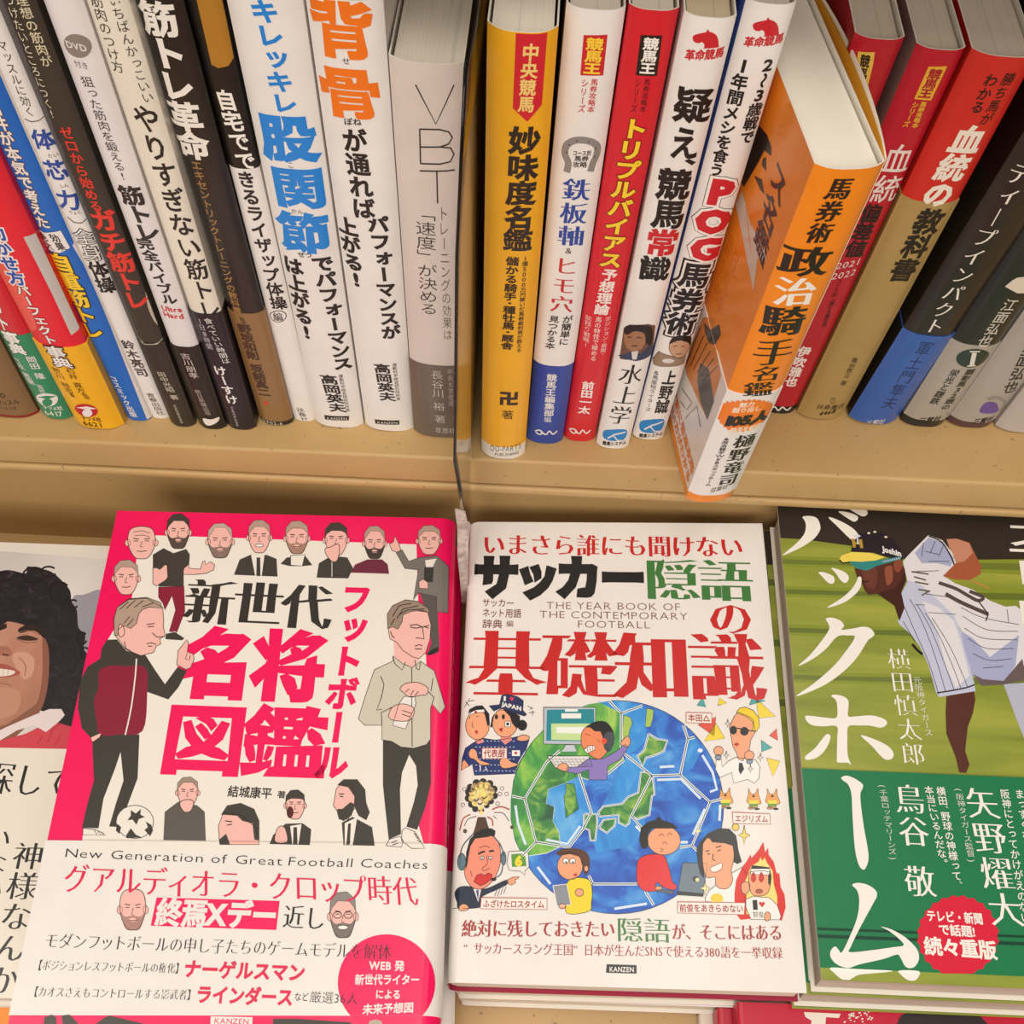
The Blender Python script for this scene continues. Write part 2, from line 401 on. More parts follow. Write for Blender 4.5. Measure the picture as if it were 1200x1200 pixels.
# ---------------------------------------------------------------- book builders
def spine_prof(w, b, n=13):
    xs = w*(1-np.cos(np.linspace(0, math.pi, n)))/2
    return [(float(x), float(-b*(1-abs(2*x/w-1)**3.2))) for x in xs]
def standing(spec):
    """one paperback standing on the shelf: spine towards the viewer"""
    x, y, w, lean, yaw, pitch, h = spec['pose']
    dpt = spec.get('depth', .126); b = spec.get('bulge', min(.003, .18*w))
    Rm = Matrix.Rotation(math.radians(yaw), 4, 'Z') @ Matrix.Rotation(math.radians(pitch), 4, 'X') @ Matrix.Rotation(math.radians(lean), 4, 'Y')
    base = Vector((x, y, spec.get('z', 0.0)))
    lowest = min((Rm @ Vector((w, 0, 0))).z, 0)
    base.z -= lowest
    mw = Matrix.Translation(base) @ Rm
    r = root(spec.get('name', 'paperback_book'), mw, spec['label'], 'book', 'books standing on the upper shelf')
    sp = spine_prof(w, b)
    ro, co = spec.get('rough', .36), spec.get('coat', .25)
    zones = spec['zones']                       # [(z_top_fraction or metres, colour)]
    L, Rr = spec.get('left', zones[-1][1]), spec.get('right', zones[-1][1])
    mats = []; 
    def mid(c):
        m = c if not isinstance(c, str) else M(c, ro, co, .03, 90)
        if m not in mats: mats.append(m)
        return mats.index(m)
    t = .00045
    def skin(name, z0, z1, off, zn, parent, lc, rc):
        mats.clear()
        outer = [(-off, dpt)] + [(-off, dpt*.5)] + [(p[0]+(-off if i == 0 else off if i == len(sp)-1 else 0), p[1]-off) for i, p in enumerate(sp)] + [(w+off, dpt*.5), (w+off, dpt)]
        inner = [(-off+t, dpt)] + [(-off+t, dpt*.5)] + [(min(max(p[0], t), w-t), p[1]-off+t) for p in sp] + [(w+off-t, dpt*.5), (w+off-t, dpt)]
        zs = [z0]+[z for z, c in zn if z0 < z < z1]+[z1]
        cols = []
        for k in range(len(zs)-1):
            zm = (zs[k]+zs[k+1])/2
            cols.append(next(c for z, c in zn if zm < z))
        V = []; n = len(outer)
        for z in zs:
            V += [(a, c, z) for a, c in outer]+[(a, c, z) for a, c in inner]
        Fc, mi = [], []; st = 2*n
        for k in range(len(zs)-1):
            for i in range(n-1):
                c = cols[k]
                if i < 2: c = lc or c
                elif i >= n-3: c = rc or c
                Fc.append((k*st+i, k*st+i+1, (k+1)*st+i+1, (k+1)*st+i)); mi.append(mid(c))
                Fc.append((k*st+n+i+1, k*st+n+i, (k+1)*st+n+i, (k+1)*st+n+i+1)); mi.append(mid('EDE7DA'))
            for i in (0, n-1):
                q = (k*st+i, k*st+n+i, (k+1)*st+n+i, (k+1)*st+i); Fc.append(q if i else q[::-1]); mi.append(mid('EDE7DA'))
        K = (len(zs)-1)*st
        for i in range(n-1):
            Fc.append((i+1, i, n+i, n+i+1)); mi.append(mid(cols[0]))
            Fc.append((K+i, K+i+1, K+n+i+1, K+n+i)); mi.append(mid('EDE7DA' if name == 'jacket' else cols[-1]))
        o = mesh_obj(name, V, Fc, list(mats), mi, parent)
        bm = bmesh.new(); bm.from_mesh(o.data)
        for f in bm.faces: f.smooth = abs(f.normal.z) < .5
        for e in bm.edges:
            if len(e.link_faces) == 2 and e.calc_face_angle(0) > .6: e.smooth = False
        bm.to_mesh(o.data); bm.free()
        return o
    hb = spec.get('band', 0)
    skin('jacket', 0, h, 0, [(z, c) for z, c in zones], r, spec.get('left'), spec.get('right'))
    if hb:
        skin('paper_band', spec.get('band0', .0003), hb, .00032, spec['bandzones'], r, spec.get('bleft'), spec.get('bright'))
    # the block of pages
    g = .0011
    pf = [(g, dpt-.002)]+[(min(max(p[0], g), w-g), p[1]+g) for p in sp]+[(w-g, dpt-.002)]
    prism('page_block', pf, h-.0028, [page_mat(spec.get('pages', 'E9E1D0'), 0, spec.get('pfreq', 900), spec.get('pdark', .88))], r, 'xy', start=.0012)
    # spine print
    BC = (hb-.00002, hb+.00002) if hb else ()
    def ypos(a):
        return -b*(1-np.abs(np.clip(2*a/w-1, -1, 1))**3.2)
    def pos(a, z, off):
        extra = np.where(z < hb, .00034, 0) if hb else 0
        return np.stack([a, ypos(a)-off-extra, z], 1)
    S = Surf(mw, (0, -b*.85, 0), (1, 0, 0), (0, 0, 1), pos, (0, w, .0004, h-.0003), [w*f for f in (.04, .1, .18, .28, .4, .5, .6, .72, .82, .9, .96)], ro, co, BC)
    def posl(a, z, off):
        extra = np.where(z < hb, .00034, 0) if hb else 0
        return np.stack([-off-extra, a, z], 1)
    SL = Surf(mw, (0, 0, 0), (0, 1, 0), (0, 0, 1), posl, (0, dpt, .0004, h-.0003), (), ro, co, BC)
    return r, S, SL, w, h
SP = {
 0: (-.2314, .0144, .0235, 5.9, .2, -.1, .188), 1: (-.2048, .0133, .0119, 5.7, -.1, 0, .210), 2: (-.1894, .0104, .0200, 4.1, .5, 0, .210),
 3: (-.1689, .0141, .0104, 3.4, .1, 0, .182), 4: (-.1585, .0153, .0073, 3.4, 0, 0, .188), 5: (-.1487, .0120, .0096, 3.6, 0, -.1, .188),
 6: (-.1363, .0116, .0107, 3.5, 0, 0, .188), 7: (-.1243, .0121, .0114, 3.3, 0, 0, .188), 8: (-.1108, .0155, .0130, 2.7, .2, -.1, .188),
 9: (-.0976, .0177, .0095, 2.8, 0, .2, .188), 10: (-.0878, .0162, .0204, 3.2, .2, 0, .188), 11: (-.0663, .0155, .0204, 3.2, .1, .1, .188),
 12: (-.0452, .0135, .0220, 3.2, .6, 0, .1716), 13: (-.0163, .0050, .0180, 2.7, .2, .2, .1879), 14: (.0020, .0124, .0152, 3.1, .4, -.2, .1882),
 15: (.0176, .0140, .0129, 3.2, .3, .1, .188), 16: (.0312, .0111, .0134, 3.3, 0, 0, .188), 17: (.0462, .0164, .0129, 3.6, .1, -.3, .1882),
 18: (.0675, -.0143, .0190, 3.4, 9.7, 1.3, .1643), 19: (.0837, .0343, .0140, 3.1, -.1, 0, .1689), 20: (.1012, .0333, .0138, 3.1, .1, .1, .1670),
 21: (.1158, .0318, .0184, 3.3, -.3, -.1, .1663), 22: (.1369, .0302, .0195, 5.2, .2, .1, .188), 23: (.1584, .0300, .0182, 3.3, 0, -.1, .188),
 24: (.1778, .0305, .0185, 3.4, .1, -.1, .188)}
WH = 'ECE6E0'
def zat(i, px):
    x, y, w, lean, yaw, pitch, h = SP[i]
    Rm = Matrix.Rotation(math.radians(yaw), 4, 'Z') @ Matrix.Rotation(math.radians(pitch), 4, 'X') @ Matrix.Rotation(math.radians(lean), 4, 'Y')
    mw = Matrix.Translation(Vector((x, y, 0))) @ Rm
    S = Surf(mw, (0, 0, 0), (1, 0, 0), (0, 0, 1), None, None)
    return float(S.inv(px)[1])
FL = []
def B(i, label, zones, band=None, **kw):
    """zones and band colours listed bottom up; heights given as photo pixels on the spine"""
    zz = [((zat(i, z) if isinstance(z, tuple) else z), c) for z, c in zones]
    sp = dict(pose=SP[i], label=label, zones=zz, **kw)
    if band:
        hz = zat(i, band[0]); sp['band'] = hz
        sp['bandzones'] = [((zat(i, z) if isinstance(z, tuple) else z), c) for z, c in band[1]] + [(1, band[2])]
    r, S, SL, w, h = standing(sp)
    FL.append((S, SL, r))
    return S, SL
W = WH
def fin():
    for S, SL, r in FL: S.flush(r); SL.flush(r)
    FL.clear()

# ================= upper row, left group
S, _ = B(0, 'kraft brown book with a red foot strip at the left end of the upper row', [((10, 481), '8E2B2B'), (1, '8A6A48')], rough=.6, coat=0, bulge=.004)
T(S, '3D', (-4, 462), (7, 462), 7, '3A2718', part='title_print')
T(S, 'マッスル', (-4, 470), (22, 471), 6, '3A2718'); T(S, 'トレーニング', (-8, 476), (20, 478), 4, '3A2718')
S, _ = B(1, 'red topped book with a green foot and white round emblem beside the kraft book', [(1, 'D0202E')], ((15, 389), [], '2F8A62'))
T(S, '筋肉の使い方ト', (-66, 210), (8, 388), 15, W, .03, ol=('8A1420', .04))
T(S, '事典', (9, 388), (24, 414), 19, W, .04, ol=('1C5A40', .05))
T(S, '岡田 隆', (35, 416), (49, 443), 11, W, .01); T(S, '監修', (47, 449), (51, 459), 7, W)
T(S, '竹並 恵里', (16, 418), (38, 449), 11, W, .01)
ell(S, 55, 467, 13, 7.5, W, 1, .15); ell(S, 56, 470, 6, 4.5, '2F8A62', 2); poly(S, [(44, 464), (55, 462), (66, 464), (56, 466)], '2F8A62', 2)
T(S, 'ナツメ社', (51, 476), (73, 478), 5, W, .02); T(S, '6417', (52, 482), (74, 484), 7, W, .01)
S, _ = B(2, 'red topped book with a bright yellow foot and red round emblem', [(1, 'E21B30')], ((60, 400), [], 'F2B31C'), bulge=.0035)
poly(S, [(27, 279), (44, 281), (52, 298), (70, 330), (93, 376), (90, 392), (83, 394), (60, 345)], 'C9C4BE', 1)
poly(S, [(-70, 130), (-2, 268), (24, 320), (44, 384), (35, 392), (0, 330)], 'EC5A54', .5)  # highlight along the left hinge, painted as a lighter red strip
T(S, '筋肉の動かせ方', (-36, 200), (23, 333), 22, '2E4FA8', .04, lay=3, ol=(W, .09))
T(S, 'パーフェクト', (24, 333), (62, 402), 17, W, .03, lay=3, ol=('8A1420', .05))
T(S, '事典', (62, 404), (77, 429), 22, W, .03, lay=3, ol=('4A3020', .08))
T(S, '石井 直方', (81, 429), (97, 459), 11, '5A3412', .0); T(S, '監修', (99, 459), (104, 466), 7, '5A3412')
T(S, '荒川 裕志', (64, 430), (83, 459), 11, '5A3412', .0); T(S, '著', (83, 459), (87, 464), 6, '5A3412')
ell(S, 101.5, 479, 14, 7.5, 'C4202C', 1, .15); ell(S, 103, 482, 6, 4.5, W, 2); poly(S, [(90, 476), (102, 474), (114, 477), (103, 478)], W, 2)
T(S, 'ナツメ社', (96, 488), (119, 490), 5.5, '4A2A10', .02); T(S, '6621', (97, 494), (120, 496), 7, '4A2A10', .01)
S, _ = B(3, 'bright blue book with yellow brushed lettering', [(1, '1668C2')], right=W)
poly(S, [(88, 283), (84, 290), (99, 318), (128, 385), (172, 492), (180, 492), (140, 395), (100, 300)], 'E4DEDA', 1)
T(S, '石井が本気で考えた', (-12, 115), (53, 267), 18, W, .03, lay=3, ol=('6A4A30', .05))
poly(S, [(40, 269), (52, 272), (71, 270), (82, 291), (70, 296), (57, 294), (47, 286)], W, 1, ol=('1B4C8C', .6))
T(S, '効果', (61, 273), (74, 293), 11, '40302C', .03); T(S, '絶大', (46, 273), (60, 293), 10, '40302C', .02)
T(S, '自重筋トレ', (65, 296), (112, 397), 29, 'F6CB2E', .04, lay=3, ol=('2C2A28', .05))
T(S, 'コスミック出版', (131, 440), (158, 488), 9, W, .02)
S, _ = B(4, 'slim white book with blue lettering between the blue and the dark brown books', [(1, WH)])
T(S, 'インナーマッスルに効く', (-24, -12), (37, 136), 13, '4A3A34', 0)
line(S, [(29, 139), (37, 142), (46, 141), (54, 137)], 1, '4A3A34')
for t, a, b in (('体', (47, 151), (54, 175)), ('芯', (61, 187), (69, 211)), ('力', (76, 222), (83, 246))): T(S, t, a, b, 27, '2B4C9E', .03)
T(S, 'たい', (56, 182), (68, 182), 5, '4A3A34'); T(S, 'しん', (70, 217), (80, 217), 5, '4A3A34'); T(S, 'りょく', (81, 248), (95, 249), 5, '4A3A34')
line(S, [(79, 254), (87, 260), (96, 261), (104, 257)], 1, '4A3A34')
T(S, '全身', (94, 267), (112, 306), 25, WH, 0, lay=3, ol=('3A3230', .045)); T(S, '体操', (111, 306), (128, 343), 22, '2A2422', .04)
T(S, '鈴木亮司', (147, 398), (168, 441), 15, '4A3A36', .02); T(S, '青春出版社', (175, 460), (189, 486), 10, '5A4E48')
S, _ = B(5, 'dark brown book with red brush lettering and a pale arm silhouette', [(1, '463D33')], ((178, 399), [], '40382F'), rough=.5)
poly(S, [(157, 262), (163, 300), (173, 330), (176, 350), (188, 370), (195, 387), (189, 389), (181, 380), (173, 362), (168, 340), (161, 310), (158, 285)], 'C8B9A4', 1, 1)
T(S, '理想の筋肉が', (22, -8), (57, 78), 14, 'D6C8A8', .01); T(S, 'つけたいところにつく!', (8, -8), (63, 139), 12, 'E0D6BC', .0)
T(S, 'ゼロから始める', (75, 147), (115, 247), 16, 'E23A2E', .02); T(S, 'ガチ筋トレ', (116, 245), (164, 362), 30, 'E23A2E', .04)
line(S, [(160, 397), (170, 402), (185, 402), (197, 396)], .8, 'C8BDA8')
T(S, '田中光昭 著', (188, 434), (206, 467), 10, 'D8CEB8'); T(S, 'KADOKAWA', (205, 473), (214, 495), 4.5, 'D8CEB8', side=True)
S, _ = B(6, 'white book with a grey disc emblem and a black foot', [(1, 'E6DFDE')], ((216, 403), [], '2B2422'))
ell(S, 91, 53, 17, 13, '8C8078', 1, .5); T(S, 'DVD', (77, 50), (102, 56), 11, 'E6DFDE', .02); T(S, '付き', (87, 73), (104, 77), 9, '6A5A52')
T(S, '狙った筋肉を鍛える!', (100, 88), (146, 211), 15, '4A3C38', .0)
T(S, '筋トレ', (149, 217), (177, 282), 27, '3A302E', .05); T(S, '完全バイブル', (167, 278), (201, 356), 19, '3A302E', .035)
T(S, 'Ultra', (189, 360), (213, 363), 8, 'C8322C', .03); T(S, 'Hard', (191, 367), (215, 371), 8, 'C8322C', .03)
T(S, '吉川朋孝', (216, 412), (229, 442), 12, 'D8C8C0'); T(S, '朝日新聞出版', (231, 455), (245, 485), 7, 'B8A8A0')
poly(S, [(238, 489), (247, 490), (256, 489), (256, 493), (247, 497), (241, 496)], 'EEE4DC', 1, 1)
S, _ = B(7, 'cream book with dark hand lettered title and a navy brown foot', [(1, 'E9E0CF')], ((243, 364), [((286, 502), WH)], '2C2430'))
T(S, 'いちばんかっこいい', (131, -8), (175, 121), 14, '4A4038', .0); T(S, '筋肉のつけ方', (110, -8), (140, 85), 16, '4A4038', .0)
T(S, 'やりすぎない筋トレ', (166, 121), (249, 374), 30, '332C2A', .02)
T(S, '食べていい時間は', (243, 371), (266, 425), 10, W); T(S, 'けーすけ', (256, 427), (274, 472), 15, W, .03)
T(S, '1日8時間', (233, 371), (247, 408), 8, 'C8BEC4'); T(S, 'KADOKAWA', (272, 475), (279, 498), 4.5, 'C8BEC4', side=True)
S, _ = B(8, 'black book with large white title and a gold brown foot', [((330, 489), '241E1C'), (1, '2A2220')], ((290, 363), [((325, 489), '241E1C')], '8F6B42'), coat=.5)
T(S, '筋トレ革命', (180, 0), (230, 186), 44, 'EDE6DC', .045)
T(S, 'エキセントリックトレーニングの教科書', (229, 187), (279, 367), 13, '9C7440', .02)
T(S, '監修', (283, 370), (287, 378), 6, '3A2414'); T(S, '野坂和則 坂詰真二', (285, 378), (311, 463), 16, '4A2C14', .04)
ell(S, 312, 471, 3.5, 2.2, 'C8402C', 1); T(S, '02702-6', (303, 493), (332, 495), 5, 'D8CEC0')
S, _ = B(9, 'book with a black upper half carrying a gold tab and a white lower half', [((300, 196), WH), (1, '26201E')])
poly(S, [(229, -8), (257, -8), (273, 70), (268, 77), (256, 79), (248, 75)], 'B07A28', 1)
T(S, '自宅でで', (261, 104), (291, 199), 24, 'F2ECE2', .03); T(S, 'きるライザップ体操', (286, 199), (328, 362), 22, '332A28', .03)
ell(S, 326, 370, 10, 7, '4A403C', 1); ell(S, 326, 370, 9, 6.2, WH, 2); T(S, '編', (325, 365), (327, 376), 12, '4A403C', .01, lay=3)
T(S, '扶桑社', (351, 477), (358, 493), 9, '5A4E4A')
S, _ = B(10, 'thick white book with huge blue characters', [(1, WH)])
T(S, 'キレッキレ', (307, -3), (336, 132), 34, '1D84D8', .035)
for t, a, b, s in (('股', (332, 134), (342, 188), 66), ('関', (346, 196), (354, 243), 62), ('節', (352, 249), (360, 295), 60)): T(S, t, a, b, s, '1D84D8', .06)
T(S, 'こ', (337, 192), (345, 192), 8, '3A3230'); T(S, 'かん', (341, 246), (356, 247), 6, '3A3230'); T(S, 'せつ', (349, 297), (366, 298), 7, '3A3230', .02)
T(S, 'でパフォーマンス', (376, 299), (403, 434), 25, '2E2624', .045); T(S, 'は上がる!', (341, 301), (361, 398), 24, '2E2624', .045)
T(S, '高岡英夫', (384, 438), (397, 482), 21, '2E2624', .03); T(S, '運動科学総合研究所所長', (399, 438), (408, 482), 5.5, '4A403C')
poly(S, [(380, 486), (409, 487), (409, 492), (381, 491)], '1E1A1A', 1); T(S, 'KANZEN', (383, 489), (407, 489.6), 4, WH)
S, _ = B(11, 'thick white book with huge orange characters', [(1, WH)])
for t, a, b in (('背', (396, -2), (406, 67)), ('骨', (404, 78), (415, 137))): T(S, t, a, b, 74, 'F0761A', .06)
T(S, 'せ', (401, 70), (411, 70.5), 9, '3A3230'); T(S, 'ぽね', (403, 141), (424, 142), 9, '3A3230', .02)
T(S, 'が通れば、', (414, 149), (430, 270), 29, '2E2624', .04)
T(S, 'パフォーマンスが', (442, 252), (459, 397), 25, '2E2624', .045); T(S, '上がる!', (405, 255), (419, 337), 25, '2E2624', .045)
T(S, '高岡英夫', (447, 425), (455, 469), 20, '2E2624', .03); T(S, '運動科学総合研究所所長', (462, 425), (467, 469), 5.5, '4A403C')
poly(S, [(439, 491), (468, 492), (468, 497), (440, 496)], '1E1A1A', 1); T(S, 'KANZEN', (442, 494), (466, 494.5), 4, WH)
S, _ = B(12, 'thick pale pinkish book with thin line capital letters and a grey brown foot', [(1, 'DCCFC6')], ((508, 423), [], '6A5E54'), rough=.25, coat=.5, pfreq=420)
K = '3A302E'
lines(S, [[(487, 98), (511, 144), (532, 100)], [(492, 150), (493, 190.5)], [(492, 199), (533, 199.5)], [(512, 199), (513, 237)]], 1.7, K)
line(S, [(492, 150), (515, 150.5), (526, 154), (530, 161), (526, 168), (516, 171), (493, 171)], 1.7, K); line(S, [(516, 171), (528, 173), (532, 181), (528, 189), (516, 191), (493, 190.5)], 1.7, K)
T(S, '「速度」が決める', (498, 240), (503, 368), 26, K, -.006); T(S, 'トレーニングの効果は', (519, 240), (525, 398), 13, '5A4E4A', -.01)
T(S, '長谷川 裕 著', (512, 432), (516, 494), 15, 'D6CCC4', -.008); T(S, '草思社', (510, 502), (534, 503.5), 7, 'C8BEB4')
T(S, '中央大学教授', (527, 430), (529, 475), 6, 'B8AEA4')
# ================= upper row, right group
S, _ = B(13, 'thick yellow book with a red pennant at its head', [((590, 516), 'EDE6D6'), (1, 'F1AE1E')], coat=.4, bulge=.004)
poly(S, [(605, 31), (642, 32), (635, 124), (618, 141), (601, 125)], 'D21E30', 1); T(S, '中央競馬', (623, 49), (616, 130), 21, 'F4D07A', .03, lay=3)
T(S, '妙味度名鑑', (616, 147), (606, 293), 38, '332620', .045); T(S, '儲かる騎手・種牡馬・厩舎', (601, 299), (594, 408), 16, '332620', .03)
T(S, '1億5000万円稼いだ馬券裁判男が教える', (616, 299), (608, 412), 7.5, '332620', .01)
T(S, '卍', (597, 457), (596, 474), 24, '332620', .05); T(S, '著', (595, 479), (595, 490), 15, '332620')
T(S, 'OO-PARTS', (574, 524), (611, 524), 10, '3A302C', -.01); T(S, 'PUBLISHING', (580, 531), (608, 531), 5, '3A302C')
S, _ = B(14, 'white book with a grey horseshoe and a blue foot', [((650, 424), '24449C'), (1, WH)], coat=.5)
poly(S, [(684, 40), (712, 40), (707, 88), (680, 87)], 'C8262C', 1); T(S, '競馬王', (698, 43), (693, 86), 21, 'F6CF3C', .04)
T(S, '馬券攻略本', (697, 91), (692, 131), 9, 'C8262C', .01); T(S, 'シリーズ', (686, 91), (681, 131), 9, 'C8262C', .01)
line(S, [(664, 201), (666, 190), (662, 180), (664, 170), (672, 164), (683, 163), (694, 166), (700, 173), (699, 183), (695, 191), (692, 201)], 8, '8C8682', 1, 1)
for p in ((664, 178), (667, 169), (676, 164), (690, 165), (698, 174), (697, 184)): ell(S, *p, .9, .9, '3A3634', 2)
T(S, 'コース別', (671, 178), (693, 178.5), 6.5, '3A302E', .02); T(S, '馬券', (673, 184.5), (690, 185), 7, '3A302E', .02); T(S, '攻略', (671, 191.5), (688, 192), 7, '3A302E', .02)
T(S, '鉄板軸', (677, 207), (668, 288), 34, '24449C', .02, ser=1); T(S, '&', (667, 288), (666, 297), 10, '3A302E')
T(S, 'ヒモ穴', (665, 299), (657, 366), 29, 'C8262C', .01, ser=1); T(S, 'が簡単に', (666, 369), (660, 404), 12.5, '3A302E', .02); T(S, '見つかる本', (650, 369), (644, 408), 12.5, '3A302E', .02)
T(S, '競馬王編集部', (647, 437), (643, 487), 13, W, .02); T(S, '編', (642, 487), (642, 494), 9, W)
line(S, [(627, 505), (632, 503), (636, 506), (632, 508), (628, 506)], 1.4, W, 2, 1); line(S, [(634, 505), (640, 508), (644, 504), (648, 508), (653, 505)], 1.6, W, 2, 1)
S, _ = B(15, 'slim red book with yellow outlined title', [(1, 'D41C2C')], coat=.5)
poly(S, [(751, 40), (776, 41), (770, 89), (745, 87)], '2A1E1C', 1); T(S, '競馬王', (764, 43), (758, 86), 19, 'F2ECE2', .04)
T(S, '馬券攻略本', (759, 91), (753, 131), 8, '4A1418'); T(S, 'シリーズ', (748, 91), (742, 131), 8, '4A1418')
T(S, 'トリプルバイアス', (746, 137), (714, 313), 32, 'F6D02E', .04, lay=3, ol=('7A1418', .04))
T(S, '予想理論', (716, 314), (704, 368), 19, 'F4E6DE', .03)
T(S, 'ポジション・展開・', (713, 370), (706, 416), 7, 'F0D0C8'); T(S, '馬の特性で極める', (702, 370), (695, 422), 8, 'F0D0C8', .01); T(S, '前残り戦略!', (690, 370), (686, 407), 8, 'F0D0C8')
T(S, '前田一太', (690, 446), (684, 484), 15, 'F6EAE4', .03)
line(S, [(667, 504), (672, 502), (676, 505), (672, 507), (668, 505)], 1.4, W, 2, 1); line(S, [(674, 504), (679, 507), (683, 503), (687, 507), (692, 504)], 1.6, W, 2, 1)
def horse(S, ox, oy, k):
    poly(S, [(ox+(x-312)/5*.98, oy+(y-97)/5) for x, y in [(312, 150), (316, 140), (330, 131), (362, 121), (394, 115), (403, 97), (413, 112), (436, 119), (455, 134), (466, 160), (470, 208), (376, 211), (384, 198), (380, 181), (366, 172), (352, 180), (330, 178), (316, 168)]], 'C8242C', 1)
def blue_mark(S, pts, txt):
    poly(S, pts, '1E84C8', 1, 1)
    a, b, c, d = pts[0], pts[1], pts[2], pts[3]
    cx = sum(p[0] for p in pts)/len(pts); cy = sum(p[1] for p in pts)/len(pts)
    line(S, [(a[0]+2, cy+4), (cx, cy-1), (b[0], b[1]+3)], 1.6, W, 2); line(S, [(cx-2, cy), (cx+3, cy+6), (cx+10, cy+7)], 1.3, W, 2)
    T(S, txt, (d[0]-2, d[1]+5), (c[0]+3, c[1]+4), 5, '2A2422', .03)
S, _ = B(16, 'white book with red horse head, black title and a small portrait photo', [(1, WH)], pages='D9C9A6')
horse(S, 811.5, 33, 3); T(S, '革命競馬', (803, 64), (849, 62), 13, 'C8242C', .04)
T(S, '疑', (816, 102), (809, 143), 46, '2A2422', .04); T(S, 'え', (805, 146), (800, 187), 38, '2A2422', .03); T(S, '、', (800, 184), (797, 204), 34, '2A2422', .05)
T(S, '競馬', (793, 197), (781, 267), 41, '2A2422', .05); T(S, '常', (779, 268), (773, 299), 39, 'C8242C', .05); T(S, '識', (770, 300), (765, 328), 37, '2A2422', .05)
q = [(731, 386), (738, 380), (760, 379), (768, 383), (765, 420), (726, 421)]
poly(S, q, '6E4E3C', 1); ell(S, 744, 396, 13, 15, 'A0704E', 2, .15); poly(S, [(731, 390), (735, 382), (752, 380), (764, 384), (764, 404), (757, 402), (755, 390), (744, 387), (735, 392)], '2E211C', 3, 1)
poly(S, [(724, 418), (740, 411), (750, 414), (764, 403), (765, 420), (745, 422)], '33405C', 3); poly(S, [(740, 411), (748, 410), (746, 420), (741, 420)], 'D8D0CC', 3.5)
lines(S, [[(735, 395), (740, 394)], [(746, 394), (752, 395)], [(740, 404), (747, 404)]], 1.2, '4A2E22', 4)
T(S, '水上学', (743, 425), (724, 497), 29, '2A2422', .0, ser=1)
blue_mark(S, [(710, 504), (733, 503), (731, 515), (708, 514)], '競馬システム')
S, _ = B(17, 'white book with outlined red capitals, black characters and a small cartoon man', [(1, WH)], left='4A6CC8', depth=.092)
horse(S, 882, 19, 3); T(S, '革命競馬', (872, 49), (919, 46), 12.5, 'C8242C', .04)
T(S, '2〜3歳戦で', (903, 67), (873, 169), 19, '2A2422', .035); T(S, '1年間メシを食う', (874, 67), (838, 206), 20, '2A2422', .035)
T(S, 'POG', (851, 206), (823, 306), 42, 'C8202C', .07, lay=4, ol=('EEE8E2', .07)); T(S, 'POG', (851, 206), (823, 306), 42, '2A2224', .155, lay=2)
T(S, '馬券術', (819, 307), (795, 392), 38, '2A2224', .04, lay=3, ol=(WH, .07)); T(S, '馬券術', (819, 307), (795, 392), 38, '2A2224', .17, lay=.5)
ell(S, 797, 406, 13, 13, 'C89A78', 2, ol=('3A2A24', .6)); poly(S, [(784, 402), (789, 394), (800, 392), (810, 396), (809, 408), (806, 402), (797, 398), (787, 401)], '26201E', 3, 1)
poly(S, [(765, 424), (772, 413), (786, 416), (798, 420), (805, 414), (802, 428), (766, 429)], '9A8068', 1, ol=('4A3A30', .6)); ell(S, 783, 422, 7, 2.6, 'DCD6D0', 2); lines(S, [[(789, 405), (794, 404)], [(798, 405), (803, 406)], [(792, 414), (799, 414)]], .8, '4A2E22', 4)
T(S, '上野誠', (787, 433), (774, 484), 17, '2A2422', .03); T(S, '&馬産地ライターズ', (770, 434), (759, 482), 7.5, '3A302E')
blue_mark(S, [(753, 493), (777, 491), (774, 505), (751, 505)], '競馬システム')
# the orange book pulled forward
S, SLf = B(18, 'thick orange book pulled forward over the shelf edge, with a white paper band', [((835, 578), 'EF8A24'), (1, 'F28A16')],
           ((885, 456), [((832, 580), 'EE8226')], WH), coat=.4, bleft=WH, band0=.0055, pages='F4ECDC', pdark=.985, pfreq=1500, depth=.110, bulge=.0028)
T(S, '馬券術', (990, 206), (955, 284), 29, '2A221C', .02, ser=2); T(S, '政', (951, 287), (938, 324), 56, '2A221C', .02, ser=2)
T(S, '治', (937, 323), (928, 358), 48, 'F4EEE2', .01, ser=2); T(S, '騎', (923, 357), (914, 393), 50, '2A221C', .02, ser=2)
T(S, '手', (911, 395), (902, 428), 47, '2A221C', .0, ser=2); T(S, '名', (901, 427), (896, 446), 34, '2A221C', .0, ser=2); T(S, '鑑', (891, 446), (887, 463), 36, '2A221C', .0, ser=2)
P = [(874+(33+(1.2 if i % 2 else -1.2))*math.cos(i*math.pi/32)-(i*0), 485+(18+(1 if i % 2 else -1))*math.sin(i*math.pi/32)-math.cos(i*math.pi/32)*5) for i in range(64)]
poly(S, P, 'EF7E1E', 1)
T(S, '魅力', (866, 473), (884, 471), 6, 'F8E6CC', .03); T(S, '掘り出し', (858, 480), (892, 476), 6, 'F8E6CC', .03); T(S, '105人', (849, 493), (902, 486), 14, '2A221C', .09); T(S, '騎手を網羅', (855, 503), (892, 498), 6.5, 'F8E6CC', .03)
T(S, '樋野竜司', (876, 507), (850, 568), 25, '2A221C', .01, ser=2); T(S, '&政治騎手WEBスタッフチーム', (852, 511), (829, 568), 7.5, '2A221C', .01); T(S, '双葉社', (832, 573), (853, 568), 6, '4A3A30')
